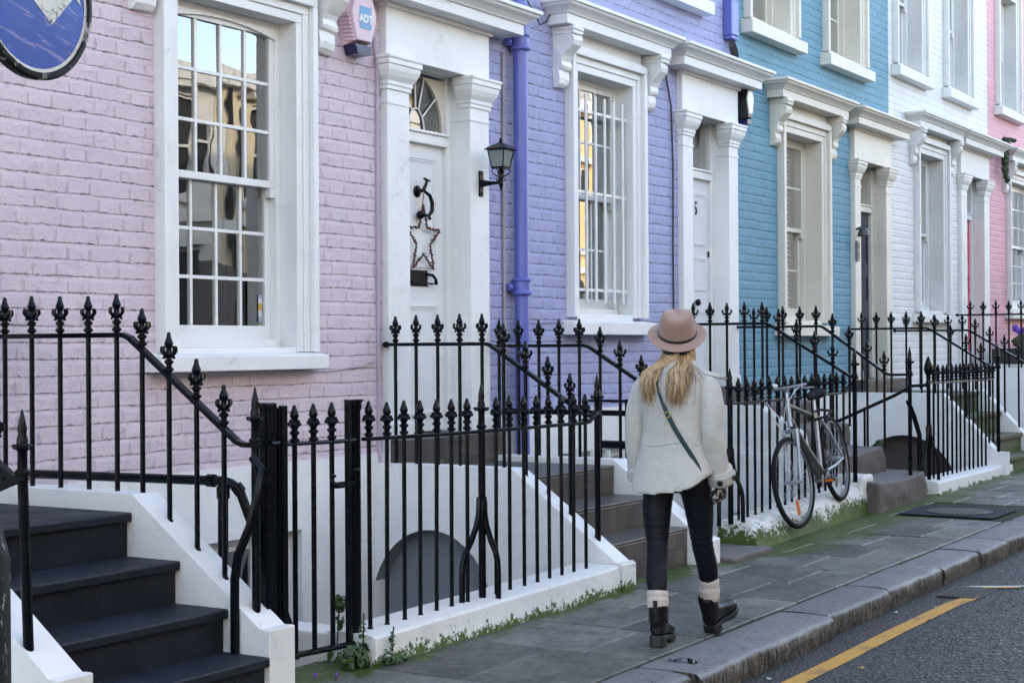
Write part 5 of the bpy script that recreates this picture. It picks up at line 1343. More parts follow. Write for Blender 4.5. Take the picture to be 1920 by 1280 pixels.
# ---------------------------------------------------------------- fittings on the fronts
def text_mesh(s, mat, name, parent, origin, xdir, zdir):
    me = TEXT[s]
    X, Z = Vector(xdir).normalized(), Vector(zdir).normalized(); Y = X.cross(Z); O = Vector(origin)
    for v in me.vertices: v.co = O + X*v.co.x + Z*v.co.y + Y*v.co.z
    me.materials.clear(); me.materials.append(mat); me.name = name
    return link(name, me, parent)
def hexbox(m, cx, cz, pts, y0, y1, k, mi=0):
    a = [(cx+x,y0,cz+z) for x, z in pts]; b = [(cx+x*k,y1,cz+z*k) for x, z in pts]
    m.loft([a, b], True, mi, False)
M['alarm_pink'] = m_paint('pink_alarm_cover', (.70,.52,.60), .4, .001)
M['alarm_blue'] = m_paint('dark_blue_lens', (.012,.010,.07), .2, .001)
M['logo_blue'] = m_paint('pale_blue_label', (.14,.33,.56), .4, .001)
M['logo_white'] = m_paint('white_lettering', (.75,.78,.8), .5, .001)
al = thing('alarm_box', 'pink burglar alarm box with a blue square label and dark blue base', 'alarm', (8.57,YF,3.74))
m = MB(); P = [(-.10,-.19),(.10,-.19),(.17,.03),(.09,.25),(-.09,.25),(-.17,.03)]
hexbox(m, 8.545, 3.82, P, YF+.0, YF-.12, .80); m.build('cover', M['alarm_pink'], al, bevel=.006)
m = MB()
for i in range(7):
    z = 3.66+i*.026; x = 8.545-.10-.07*((z-3.63)/.22)+.014
    m.box(x-.012, x+.02, YF-.10, YF-.02, z, z+.012)
m.build('louvres', M['alarm_pink'], al, bevel=.004)
m = MB(); m.prism([(8.452,3.640),(8.638,3.640),(8.615,3.575),(8.485,3.575)], 'y', YF-.005, YF-.112); m.build('strobe_base', M['alarm_blue'], al, bevel=.006)
m = MB(); m.box(8.49,8.615,YF-.1235,YF-.119,3.75,3.90); m.build('label', M['logo_blue'], al)
text_mesh('ADT', M['logo_white'], 'lettering', al, (8.5525,YF-.1255,3.815), (1,0,0), (0,0,1))

al2 = thing('alarm_box', 'black alarm box with a white front and blue base on the blue wall', 'alarm', (15.0,YF,4.06))
m = MB(); P2 = [(-.06,-.17),(.06,-.17),(.12,.03),(.07,.165),(-.07,.165),(-.12,.03)]
hexbox(m, 15.06, 4.07, P2, YF, YF-.12, .85); m.build('case', M['black_plastic'], al2, bevel=.008)
m = MB(); hexbox(m, 15.06, 4.085, [(x*.72,z*.76) for x,z in P2], YF-.118, YF-.130, .9); m.build('front_panel', m_paint('white_plastic', (.80,.80,.80), .2, .001), al2, bevel=.004)
m = MB(); m.box(15.015,15.105,YF-.11,YF-.01,3.855,3.91); m.build('strobe_base', M['alarm_blue'], al2, bevel=.006)

# wall lantern on the pilaster of the door with the star
ln = thing('wall_lantern', 'black coach lantern on a bracket fixed to the white pilaster', 'lantern', (10.06,6.54,2.83))
lc = (10.06, 6.355); zb = 2.965
m = MB(); m.box(10.035,10.085,6.527,6.541,2.735,2.93); m.sphere((10.06,6.525,2.91),.008,6,4); m.sphere((10.06,6.525,2.755),.008,6,4); m.build('back_plate', M['iron'], ln, bevel=.004)
m = MB(); m.tube([(10.06,6.53,2.835),(10.06,6.48,2.83),(10.06,6.42,2.83),(10.06,6.36,2.832)], [.030,.021,.015,.016], 8)
m.lathe([(.002,-.09),(.012,-.06),(.022,-.03),(.026,0),(.018,.02),(.012,.05),(.016,.09),(.022,.12),(.03,.135)], (lc[0],lc[1],2.835), 10)
for a in range(4):
    c, s_ = math.cos(a*PI/2+PI/4), math.sin(a*PI/2+PI/4)
    m.tube([(lc[0]+r*c, lc[1]+r*s_, z) for r, z in [(.015,2.85),(.045,2.85),(.05,2.868),(.04,2.872)]], [.006,.006,.005,.004], 6)
    m.tube([(lc[0]+r*c, lc[1]+r*s_, z) for r, z in [(.014,2.86),(.03,2.885),(.085,2.915),(.098,2.94),(.085,2.96),(.07,2.955)]], [.006,.006,.006,.006,.005,.004], 6)
    m.tube([(lc[0]+r*c, lc[1]+r*s_, z) for r, z in [(.014,2.87),(.03,2.90),(.03,2.94),(.05,2.968)]], .005, 6)
m.build('bracket', M['iron'], ln)
def sq(r, z, off=(0,0)): return [(lc[0]+r*sx, lc[1]+r*sy, z) for sx, sy in ((-1,-1),(1,-1),(1,1),(-1,1))]
m = MB(); m.loft([sq(.066,zb+.012), sq(.094,zb+.165)], True, 0, False); m.build('glass_body', M['frosted'], ln)
m = MB()
m.loft([sq(.072,zb-.004), sq(.074,zb+.012)], True, 0, False); m.loft([sq(.100,zb+.163), sq(.102,zb+.175)], True, 0, False)
for sx, sy in ((-1,-1),(1,-1),(1,1),(-1,1)):
    m.tube([(lc[0]+.068*sx,lc[1]+.068*sy,zb+.01),(lc[0]+.097*sx,lc[1]+.097*sy,zb+.168)], .0065, 6)
m.build('cage', M['iron'], ln)
m = MB(); m.loft([sq(.120,zb+.170), sq(.122,zb+.178), sq(.075,zb+.212), sq(.028,zb+.235), sq(.012,zb+.245)], True, 0, False)
m.lathe([(.012,0),(.018,.008),(.012,.016),(.017,.026),(.012,.036),(.002,.042)], (lc[0],lc[1],zb+.243), 8); m.build('roof', M['iron'], ln)

for o in list(ln.children):          # the lantern is a small one
    for v in o.data.vertices:
        if v.co.y < 6.5: v.co.x = lc[0]+(v.co.x-lc[0])*.74; v.co.y = lc[1]+(v.co.y-lc[1])*.74; v.co.z = 2.835+(v.co.z-2.835)*.80
# drainpipe and cables
dp = thing('drainpipe', 'glossy purple cast iron drainpipe between the star door and the barred window', 'drainpipe', (10.61,6.5,1.0))
m = MB(); m.tube([(10.61,6.515,-1.6),(10.61,6.515,7.4)], .057, 20); m.build('pipe', M['pipe'], dp)
for zc in (3.985,2.06,.2,5.9):
    m = MB(); m.lathe([(.058,-.07),(.064,-.062),(.082,-.055),(.084,-.04),(.070,-.03),(.070,.045),(.078,.05),(.080,.062),(.070,.068),(.058,.075)], (10.61,6.515,zc), 20)
    m.box(10.49,10.61,6.55,6.59,zc-.028,zc+.028); m.box(10.61,10.73,6.55,6.59,zc-.028,zc+.028); m.sphere((10.50,6.545,zc),.022,8,5); m.build('collar', M['pipe'], dp, bevel=.004)
def cable(label, pts, r, mat, cat='cable'):
    m = MB(); m.tube(pts, r, 6); o = m.build('cable', mat); tag(o, label, cat); return o
M['old_conduit'] = m_paint('stained_conduit', (.36,.30,.34), .7, .006, .6, dirt_corner_col=(.05,.04,.04))
cable('thin stained conduit running up the lilac wall beside the purple drainpipe', [(10.46,6.585,-.5),(10.465,6.585,1.2),(10.46,6.585,2.5),(10.47,6.585,3.9)], .015, M['old_conduit'], 'conduit')
cable('painted conduit strip beside the left pilaster of the star door', [(8.825,6.59,.8),(8.82,6.59,2.2),(8.825,6.59,3.55),(8.79,6.59,3.75)], .017, m_paint('lilac_conduit', (.44,.36,.46), .6, .003), 'conduit')
cable('thin pale cable sagging across the pink wall under the wide window', [(8.0+.07*i, 6.585, 1.455-.012*math.sin(i*.5)+(.03 if i>9 else 0)) for i in range(12)], .006, M['cable_pale'])
cable('thin grey cable along the lilac wall left of the barred window', [(10.6+.08*i, 6.583, 1.79+.005*math.sin(i)) for i in range(11)], .005, m_paint('lilac_cable', (.3,.3,.45), .5))
cable('black cable running down beside the white pilaster of the house with the number', [(13.30,6.585,4.4),(13.33,6.58,4.1),(13.44,6.585,3.85),(13.46,6.58,3.3),(13.46,6.585,2.4),(13.47,6.585,1.2)], .009, M['cable'])
cable('loose black wire looping over the lilac wall above the drainpipe collar', [(10.75,6.57,4.42),(10.85,6.55,4.30),(11.0,6.56,4.20),(11.12,6.57,4.25),(11.2,6.57,4.36),(11.22,6.58,4.6)], .006, M['cable'])
cb = thing('cable_box', 'purple junction box with loose cables under the eaves of the lilac house', 'junction box', (14.66,6.55,4.8))
m = MB(); m.box(14.66,14.84,6.50,6.60,4.72,5.08); m.box(14.67,14.83,6.505,6.595,4.68,4.72); m.build('case', M['pipe'], cb, bevel=.012)
m = MB()
for i in range(5): m.tube([(14.69+.03*i,6.55,4.70),(14.67+.045*i,6.53,4.60),(14.78+.04*i,6.55,4.50),(14.90+.03*i,6.57,4.42)], .009, 6)
m.build('loose_cables', M['cable'], cb)

# door furniture
A,B,Z0,Z1,yd = D1[1]
cx = (A+B)/2
kn = MB(); yk = yd-.012; kx_ = 9.535
kn.lathe([(.045,0),(.045,.008),(.025,.016)], (0,0,0), 14)
kn.v = [(kx_+v[0], yk-v[2]+.012, 2.745+v[1]) for v in kn.v]
kn.tube([(kx_,yk,2.745),(kx_+.005,yk-.045,2.75),(kx_+.02,yk-.06,2.80),(kx_+.03,yk-.06,2.83)], [.016,.017,.012,.010], 8)
kn.tube([(kx_-.005,yk-.06,2.835),(kx_+.065,yk-.06,2.822)], [.010,.008], 8)
kn.tube([(kx_+.01,yk-.055,2.74),(kx_+.05,yk-.07,2.715),(kx_+.075,yk-.075,2.66),(kx_+.07,yk-.075,2.60),(kx_+.045,yk-.065,2.565),(kx_+.0,yk-.03,2.57)], [.012,.014,.016,.016,.014,.012], 8)
kn.sphere((kx_-.005,yk-.025,2.57), .032, 10, 6); kn.sphere((kx_+.055,yk-.065,2.545), .014, 8, 5)
kn.build('knocker', M['iron'], D1[0])
lt = MB(); lt.box(cx-.14,cx+.125,yd-.010,yd-.001,2.045,2.165); lt.box(cx-.11,cx+.10,yd-.016,yd-.009,2.065,2.145)
lt.tube([(cx+.10,yd-.02,2.135),(cx+.145,yd-.04,2.13),(cx+.178,yd-.045,2.10),(cx+.182,yd-.045,2.06)], [.012,.012,.012,.016], 8)
lt.tube([(cx-.10,yd-.02,2.075),(cx+.16,yd-.035,2.065)], .008, 6)
lt.build('letterbox', M['iron'], D1[0], bevel=.003)
# beaded star hung from the knocker
sc_ = (9.565, 2.388); RO, RI = .258, .108
star = thing('star_wreath', 'star shaped wreath of red and green beads hanging from the door knocker', 'wreath', (sc_[0], yd-.03, sc_[1]))
P = []
for i in range(10):
    a = PI/2+i*PI/5; r = RO if i % 2 == 0 else RI
    P.append(Vector((sc_[0]+r*math.cos(a)*.86, yd-.035, sc_[1]+r*math.sin(a))))
m = MB(); m.tube(P+[P[0]], .006, 6, cap=False); m.build('wire', M['iron'], star)
bc = [(.16,.008,.012),(.01,.05,.015),(.20,.015,.02),(.03,.02,.05),(.25,.16,.05),(.07,.005,.008)]
m = MB()
for i in range(10):
    a, b = P[i], P[(i+1)%10]; n = int((b-a).length/.011)
    for k in range(n):
        for q in range(2):
            p = a+(b-a)*((k+rnd(0,1))/n) + Vector((rnd(-.009,.009),rnd(-.010,.006),rnd(-.009,.009)))
            m.sphere(p, rnd(.005,.009), 6, 4, 0, (1,1,1), R_.choice(bc))
def m_beads():
    t = NT('glittery_beads'); at = t.n('Attribute', attribute_name='Col'); return t.bsdf(at.outputs['Color'], .25)
M['beads'] = m_beads()
m.build('beads', M['beads'], star)
m = MB(); m.tube([(kx_,yk-.05,2.73),(sc_[0]-.012,yd-.04,sc_[1]+RO)], .004, 5); m.build('ribbon', m_paint('red_ribbon', (.35,.02,.03), .5), star)
# number on the lilac house's door
A2,B2,Z20,Z21,yd2 = D2[1]; c2 = (A2+B2)/2
text_mesh('5', M['black_plastic'], 'number', D2[0], (c2+.08,yd2-.004,2.95), (1,0,0), (0,0,1))
m = MB(); m.sphere((c2+.075,yd2-.03,2.02), .035, 12, 8, 0, (1,.8,1)); m.build('knob', M['iron'], D2[0])
m = MB(); m.box(c2-.13,c2+.13,yd2-.008,yd2,2.13,2.2); m.build('letterbox', M['joinery'], D2[0], bevel=.003)
m = MB(); m.box(B2-.005,B2+.025,yd2-.02,yd2+.0,2.48,2.54); m.build('hinge', M['iron'], D2[0], bevel=.003)
# lamp and entry phone at the blue house's door
wl_ = thing('wall_light', 'small dark downlight above the entry phone at the dark blue door', 'wall light', (18.36,YF-.06,2.95))
m = MB(); m.lathe([(.03,.10),(.05,.09),(.075,.0),(.07,-.01)], (18.38,YF-.15,2.90), 14); m.tube([(18.38,YF-.06,2.98),(18.38,YF-.12,3.0),(18.38,YF-.15,2.98)], .015, 8); m.build('shade', m_paint('dark_bronze', (.05,.045,.045), .4), wl_)
ip = thing('entry_phone', 'grey entry phone panel under the small downlight', 'entry phone', (18.38,YF-.06,2.72))
m = MB(); m.box(18.335,18.43,YF-.09,YF-.06,2.60,2.84); m.build('panel', m_paint('grey_metal', (.16,.16,.17), .35), ip, bevel=.005)
m = MB(); m.box(18.36,18.405,YF-.095,YF-.089,2.74,2.81)
for i in range(3): m.box(18.365,18.40,YF-.095,YF-.089,2.63+i*.03,2.65+i*.03)
m.build('buttons', M['black_plastic'], ip)
# sticker inside the wide window
st = thing('window_sticker', 'small white, yellow and blue sticker in the bottom corner of the wide window', 'sticker', (7.80,YF+.18,1.86))
for z0, z1, c in ((1.765,1.80,(.30,.34,.42)),(1.80,1.84,(.55,.57,.6)),(1.84,1.885,(.50,.34,.05)),(1.885,1.915,(.6,.6,.62)),(1.915,1.94,(.32,.38,.5))):
    m = MB(); m.quad((7.786,YF+.178,z0),(7.824,YF+.178,z0),(7.824,YF+.178,z1),(7.786,YF+.178,z1)); m.build('band', m_paint('sticker_ink', c, .5), st)

# ---------------------------------------------------------------- road sign at the left
rs = thing('road_sign', 'round blue road sign with a white arrow, peeling film and a black rim', 'sign', (3.66,4.42,gz(3.7)))
m = MB(); m.lathe([(.15,-.05),(.15,.06),(.135,.08),(.128,.10),(.125,.86),(.10,.96),(.068,1.03),(.060,1.05)], (3.60,4.42,gz(3.6)), 20); m.build('post_base', M['worn_iron'], rs)
m = MB(); m.tube([(3.60,4.42,1.0),(3.60,4.42,3.5)], .045, 14); m.build('post', M['worn_iron'], rs)
sx_, sy_, sz_, SR = 3.80, 4.33, 2.835, .292
sn = Vector((.13,-1,0)).normalized(); su = Vector((1,.13,0)).normalized()
def sp_(r, a, d): return Vector((sx_,sy_,sz_))+su*(r*math.cos(a))+Vector((0,0,1))*(r*math.sin(a))+sn*d
m = MB(); n = 48
prof = [(SR+.0,-.02),(SR+.004,.012),(SR-.004,.022),(SR-.020,.024),(SR-.024,.014)]
m.loft([[sp_(r,2*PI*k/n,d) for k in range(n)] for r, d in prof], False); m.build('rim', M['worn_iron'], rs)
def m_signface():
    t = NT('blue_sign_face_peeling')
    x, y, z = t.xyz(t.obj())
    vv = t.vec(t.math('ADD', x, t.math('MULTIPLY', z, .25)), 0, t.math('ADD', t.math('MULTIPLY', z, 5.5), t.math('MULTIPLY', x, 1.5)))
    n1 = t.noise(5, 6, vec=vv, rough=.7, dist=.6); n2 = t.noise(3, 3)
    n3 = t.noise(14, 5, vec=vv, rough=.7, dist=1.2)
    v = t.mix(t.ramp(n1.outputs['Fac'], .53, .62), (.006,.055,.34), (.20,.20,.40))
    v = t.mix(t.ramp(n3.outputs['Fac'], .60, .66), v, (.02,.03,.12))
    v = t.mix(t.ramp(n2.outputs['Fac'], .52, .62, 0, .7), v, (.015,.10,.55))
    return t.bsdf(v, .20, nrm=t.bump(n2.outputs['Fac'], .004), spec=.35)
m = MB(); m.add([sp_(SR-.022,2*PI*k/n,.010) for k in range(n)], [tuple(range(n))]); m.build('face', m_signface(), rs)
M['sign_white'] = m_linepaint('aged_white_sign_paint', (.66,.68,.66))
m = MB()
for k in range(n):
    a, b = 2*PI*k/n, 2*PI*(k+1)/n
    m.add([sp_(SR-.022,a,.0115),sp_(SR-.022,b,.0115),sp_(SR-.036,b,.0115),sp_(SR-.036,a,.0115)], [(0,1,2,3)])
m.build('white_ring', M['sign_white'], rs)
m = MB()   # arrow: slanted shaft with its head at the upper left
def pt(a, b): 
    d1 = Vector((su.x*.71, su.y*.71, .71)); d2 = Vector((su.x*.80, su.y*.80, -.60))
    return Vector((sx_,sy_,sz_))+su*.022+Vector((0,0,-.043))+d1*a+d2*b+sn*.0118
m.add([pt(0,-.077),pt(0,.077),pt(.17,.077),pt(.17,-.077)], [(0,1,2,3)]); m.add([pt(.17,-.12),pt(.17,.12),pt(.26,0)], [(0,1,2)]); m.build('arrow', M['sign_white'], rs)

# ---------------------------------------------------------------- plants
def m_leaf(name, a, b):
    t = NT(name); at = t.n('Attribute', attribute_name='Col'); n1 = t.noise(30,3)
    return t.bsdf(t.mix(1.0, t.mix(n1.outputs['Fac'], a, b), at.outputs['Color'], 'MULTIPLY'), .45, spec=.4)
M['leaf'] = m_leaf('dark_green_leaf', (.018,.05,.012), (.05,.11,.03)); M['ivy'] = m_leaf('ivy_leaf', (.015,.03,.008), (.05,.075,.02)); M['petal'] = m_paint('violet_petal', (.16,.05,.50), .5); M['wood'] = m_paint('dark_twisted_wood', (.03,.024,.02), .8, .01); M['tub'] = m_paint('dark_planter', (.022,.020,.02), .6, .006)
def leafblob(m, c, sz, n, ls, seed=0, lobed=True):
    q = random.Random(seed)
    for _ in range(n):
        while True:
            p = Vector((q.uniform(-1,1),q.uniform(-1,1),q.uniform(-1,1)))
            if p.length < 1 and (p.length > .45 or q.random() < .3): break
        o = Vector(c)+Vector((p.x*sz[0],p.y*sz[1],p.z*sz[2]))
        nrm = (Vector((p.x,p.y,p.z))+Vector((q.uniform(-.6,.6),q.uniform(-.9,.2),q.uniform(-.2,.9)))).normalized()
        u = nrm.cross(Vector((q.uniform(-1,1),q.uniform(-1,1),q.uniform(-1,1)))).normalized(); v = nrm.cross(u)
        s = ls*q.uniform(.6,1.25); t = q.uniform(.55,1.35)
        ring = []
        for k in range(8):
            a = 2*PI*k/8; r = s*(1 if k % 2 == 0 else .72) if lobed else s*(1-.35*abs(math.sin(a)))
            ring.append(o+u*r*math.cos(a)+v*r*math.sin(a)+nrm*(-.25*r*abs(math.sin(a))))
        m.add([o+nrm*.15*s]+ring, [(0,k+1,(k+1)%8+1) for k in range(8)], 0, False, (t,t*q.uniform(.9,1.05),t*.9))
def plant(label, pts, cat='plant', mat=None, stems=(), group=None, name='weed'):
    root = thing(name, label, cat, (pts[0][0][0], pts[0][0][1], pts[0][0][2]-pts[0][1][2]), group)
    m = MB()
    for i, (c, sz, n, ls) in enumerate(pts): leafblob(m, c, sz, n, ls, seed=int(c[0]*97+i))
    m.build('foliage', mat or M['leaf'], root)
    if stems:
        m = MB()
        for s in stems: m = MB(); m.tube(s, .004, 5); m.build('stem', M['wood'], root)
    return root
plant('leafy green weed sprouting at the corner of the clean white plinth', [((6.13,4.72,.09),(.12,.06,.07),120,.019),((6.27,4.63,.075),(.05,.03,.05),40,.013),((6.34,4.62,.05),(.08,.03,.03),40,.012),((6.15,4.70,.22),(.02,.02,.05),22,.011),((6.30,4.63,.15),(.018,.018,.05),20,.010)], stems=[[(6.15,4.70,.05),(6.16,4.70,.30)],[(6.29,4.63,.05),(6.31,4.63,.22)]])
plant('small ivy-like weed growing through the gate by its far post', [((6.19,4.87,.33),(.05,.03,.05),55,.016),((6.21,4.88,.24),(.03,.02,.05),25,.012)], stems=[[(6.2,4.9,.1),(6.2,4.88,.35)]])
plant('tuft of bright green weed on the top worn stone step', [((15.12,5.15,.60),(.05,.05,.08),50,.022)], stems=[[(15.1,5.15,.3),(15.12,5.15,.62)]])
for i, (x, y) in enumerate(((5.80,4.72),(5.86,4.64))):
    f = thing('violet_flower', ['tiny violet flower growing from the moss below the gate, the farther one from the kerb','tiny violet flower growing from the moss below the gate, the nearer one to the kerb'][i], 'flower', (x,y,gz(x)))
    m = MB(); m.tube([(x,y,gz(x)-.01),(x+.004,y,gz(x)+.03)], .0015, 5); m.build('stem', M['leaf'], f)
    m = MB()
    for k in range(5):
        a = 2*PI*k/5; m.sphere((x+.004+.007*math.cos(a),y-.004,gz(x)+.030+.007*math.sin(a)), .006, 6, 4, 0, (1,.4,1))
    m.build('petals', M['petal'], f)
iv = plant('trail of dark ivy hanging from the cornice of the rose pink house', [((25.0,6.46,4.72),(.09,.07,.10),150,.03),((24.98,6.47,4.55),(.07,.06,.14),150,.03),((24.98,6.47,4.33),(.06,.05,.16),130,.028),((25.06,6.46,4.17),(.04,.04,.09),50,.026),((25.2,6.42,4.78),(.16,.04,.025),60,.026)], cat='ivy', mat=M['ivy'], stems=[[(25.05,6.5,4.85),(25.03,6.45,4.4),(25.08,6.42,4.1)]], name='ivy')
pl = thing('planter', 'dark planter box with violet flowers behind the railings of the rose pink house', 'planter', (25.3,5.9,1.2))
m = MB(); m.box(23.1,26.8,5.55,6.2,1.30,1.52); m.build('box', M['tub'], pl, bevel=.02)
m = MB(); leafblob(m, (25.0,5.9,1.62), (1.5,.25,.18), 500, .06, 3); m.build('foliage', M['ivy'], pl)
q = random.Random(4)
for _ in range(11):
    c = Vector((24.75+q.gauss(0,.24),6.12+q.uniform(-.08,.08),1.72+q.gauss(0,.06))); m = MB()
    for k in range(9): m.sphere(c+Vector((q.uniform(-.04,.04),q.uniform(-.03,.03),q.uniform(-.03,.03))), q.uniform(.035,.05), 6, 4, 0, (1,.6,1))
    m.build('flower', M['petal'], pl)
ws = thing('wisteria', 'bare twisted climbing stem at the far right window of the rose pink house', 'climber', (24.9,6.1,1.5))
q = random.Random(9); m = MB()
def twig(p, d, l, r, depth):
    pts = [p]; 
    for i in range(6):
        d = (d+Vector((q.uniform(-.45,.45),q.uniform(-.25,.25),q.uniform(-.35,.4)))).normalized(); pts.append(pts[-1]+d*l/6)
    m.tube(pts, [r*(1-.5*i/6) for i in range(7)], 6)
    if depth:
        for i in (2,4,5,6): twig(pts[i], (d+Vector((q.uniform(-1,1),q.uniform(-.3,.3),q.uniform(-.2,1)))).normalized(), l*.6, r*.5, depth-1)
twig(Vector((24.3,6.0,1.5)), Vector((.5,0,.8)), 1.1, .045, 3); twig(Vector((24.9,5.95,1.5)), Vector((.7,0,.5)), 1.3, .05, 3); twig(Vector((25.6,6.0,1.6)), Vector((.1,0,1)), 1.3, .035, 3)
m.build('stem', M['wood'], ws)
bb = thing('planter', 'low stone sided planter wall at the right edge below the rose pink house', 'planter', (24.5,5.2,.9))
m = MB(); m.box(23.0,27.5,5.5,6.3,.0,1.20); m.box(22.95,27.5,5.45,6.35,1.20,1.29); m.build('wall', M['white_old'], bb, bevel=.015)
# litter in the gutter
q = random.Random(21)
LM = [m_paint('pale_litter', (.6,.6,.58), .7), m_paint('brown_leaf', (.16,.08,.03), .7), m_paint('yellow_leaf', (.45,.30,.03), .6)]
for i in range(14):
    x = q.uniform(6.9,12.5); y = q.choice([q.uniform(2.75,3.18), q.uniform(2.2,3.1)]); z = road_z(x,y)+.006; s = q.uniform(.012,.03); a = q.uniform(0,PI)
    m = MB(); c, s_ = math.cos(a), math.sin(a)
    ring = [(x+s*(u*c-v*s_*.5), y+s*(u*s_+v*c*.5), z+.006*abs(u)) for u, v in ((-1,0),(-.4,.8),(.5,.7),(1.1,0),(.4,-.8),(-.5,-.6))]
    m.add(ring, [tuple(range(6))]); k = 0 if i % 3 else (1 if i % 2 else 2)
    o = m.build('litter' if k == 0 else 'fallen_leaf', LM[k]); tag(o, 'tiny pale scrap of litter lying on the road by the kerb' if k == 0 else 'small fallen leaf lying on the road by the kerb', 'litter' if k == 0 else 'leaf', 'scraps of litter in the gutter' if k == 0 else 'fallen leaves in the gutter')
# ---------------------------------------------------------------- bicycle leaning on the mossy plinth railing
M['silver'] = m_metal('brushed_silver', (.45,.46,.49), .3); M['dull_frame'] = m_metal('dull_grey_frame_paint', (.11,.11,.10), .38, .5); M['frame_silver'] = m_metal('silver_frame_paint', (.36,.38,.42), .3, .7)
M['rim_dark'] = m_metal('dull_rim', (.18,.185,.20), .4, .8)
M['reflector'] = m_paint('orange_reflector', (.75,.18,.02), .25)
bk = thing('bicycle', 'silver and grey bicycle locked to the black railing above the mossy plinth', 'bicycle', (0,0,0)); LOCAL.add(bk.name)
rc, fc = Vector((13.03,4.772,.255)), Vector((11.83,4.672,.145))
eu = (fc-rc).normalized(); WB = (fc-rc).length
ln_ = math.radians(9.0); side = Vector((0,0,1)).cross(eu).normalized()           # side: to the rider's left
ev = side
if ev.y > 0: ev = -ev                                                             # ev points to the street
ew = ev.cross(eu); ew = ew if ew.z > 0 else -ew
ew = (ew*math.cos(ln_) - ev*math.sin(ln_)).normalized(); ev = (eu.cross(ew) if eu.cross(ew).y < 0 else ew.cross(eu)).normalized()
bk.matrix_world = Matrix(((eu.x,ev.x,ew.x,rc.x),(eu.y,ev.y,ew.y,rc.y),(eu.z,ev.z,ew.z,rc.z),(0,0,0,1)))
if bk.matrix_world.determinant() < 0: print('left handed bike axes')
R = .365
def bpart(m, name, mat, parent=None, **k):
    o = m.build(name, mat, parent or bk, **k); return o
def wheel(c, name, turn=0):
    cu, cw = c; T = Matrix.Rotation(turn, 3, 'Z')
    def tr(m):
        m.v = [tuple(T @ Vector((v[0]-cu, v[1], 0)) + Vector((cu, 0, v[2]))) for v in m.v]; return m
    O = (cu,0,cw); m = MB(); m.torus(O, R-.020, .020, (1,0,0), (0,0,1), 56, 10); w = bpart(tr(m), name, M['dark_rubber'])
    m = MB(); m.torus(O, R-.042, .012, (1,0,0), (0,0,1), 56, 6); bpart(tr(m), 'rim', M['rim_dark'], w)
    m = MB()
    for i in range(28):
        a = 2*PI*i/28; s = 1 if i % 2 else -1; da = .42*(1 if i % 4 < 2 else -1)
        m.tube([(cu+.022*math.cos(a+da), .028*s, cw+.022*math.sin(a+da)), (cu+(R-.045)*math.cos(a), .002*s, cw+(R-.045)*math.sin(a))], .0013, 4)
    bpart(tr(m), 'spokes', M['silver'], w)
    m = MB(); m.tube([(cu,-.075,cw),(cu,-.06,cw),(cu,-.035,cw),(cu,0,cw),(cu,.035,cw),(cu,.06,cw),(cu,.075,cw)], [.012,.010,.022,.016,.022,.010,.012], 10); bpart(tr(m), 'hub', M['silver'], w)
    if name == 'front_wheel':
        m = MB(); m.box(cu-.016,cu+.016,-.008,.008,cw-.26,cw-.14); bpart(tr(m), 'reflector', M['reflector'], w, bevel=.003)
    return w
RA, FA = (0,R), (WB,R)
TURN = math.radians(-7)
wheel(RA, 'rear_wheel'); wheel(FA, 'front_wheel', TURN)
HB, HT = Vector((WB-.175,0,.80)), Vector((WB-.225,0,.985))        # head tube
BB = Vector((.455,0,.325)); ST = Vector((.315,0,.80))
m = MB(); m.tube([HB-(HT-HB)*.05,HB,HT,HT+(HT-HB)*.05], [.024,.021,.021,.023], 12); bpart(m, 'head_tube', M['frame_silver'])
m = MB(); m.tube([HB+Vector((-.01,0,.05)),(HB+BB)/2,BB], [.026,.034,.034], 12); bpart(m, 'down_tube', M['dull_frame'])
m = MB(); m.tube([HT+Vector((-.005,0,-.03)),ST+Vector((.01,0,-.03))], .020, 10); bpart(m, 'top_tube', M['dull_frame'])
m = MB(); m.tube([BB,ST+Vector((-.008,0,.03))], .019, 10); bpart(m, 'seat_tube', M['frame_silver'])
m = MB()
for s in (-1,1):
    m.tube([BB+Vector((-.03,.03*s,0)),(.2,.055*s,R-.03),(0,.07*s,R)], [.013,.012,.010], 8); 
bpart(m, 'chain_stays', M['frame_silver'])
m = MB()
for s in (-1,1): m.tube([ST+Vector((-.02,.018*s,-.03)),(.16,.05*s,.60),(0,.07*s,R)], [.011,.010,.010], 8)
bpart(m, 'seat_stays', M['frame_silver'])
def turned(p): 
    q = Vector(p); ax = HB; d = q-ax; rr = Matrix.Rotation(TURN, 3, (HT-HB).normalized()) @ d; return ax+rr
m = MB(); CR = HB+Vector((.012,0,-.045))
m.tube([turned(CR+Vector((0,-.06,0))),turned(CR+Vector((0,.06,0)))], .018, 8)
for s in (-1,1): m.tube([turned(CR+Vector((0,.055*s,.01))),turned(CR+Vector((.05,.058*s,-.15))),(WB,.058*s+(0),R)], [.017,.015,.011], 8)
bpart(m, 'fork', M['frame_silver'])
m = MB(); m.tube([HT,HT+Vector((-.02,0,.08)),HT+Vector((.03,0,.115))], .016, 8); HS = HT+Vector((.03,0,.115))
bpart(m, 'stem', M['silver'])
m = MB(); m.tube([turned(HS+Vector((-.05,-.30,.0))),turned(HS+Vector((-.015,-.15,.0))),turned(HS),turned(HS+Vector((-.015,.15,.0))),turned(HS+Vector((-.05,.30,.0)))], .012, 8)
hb = bpart(m, 'handlebar', M['silver'])
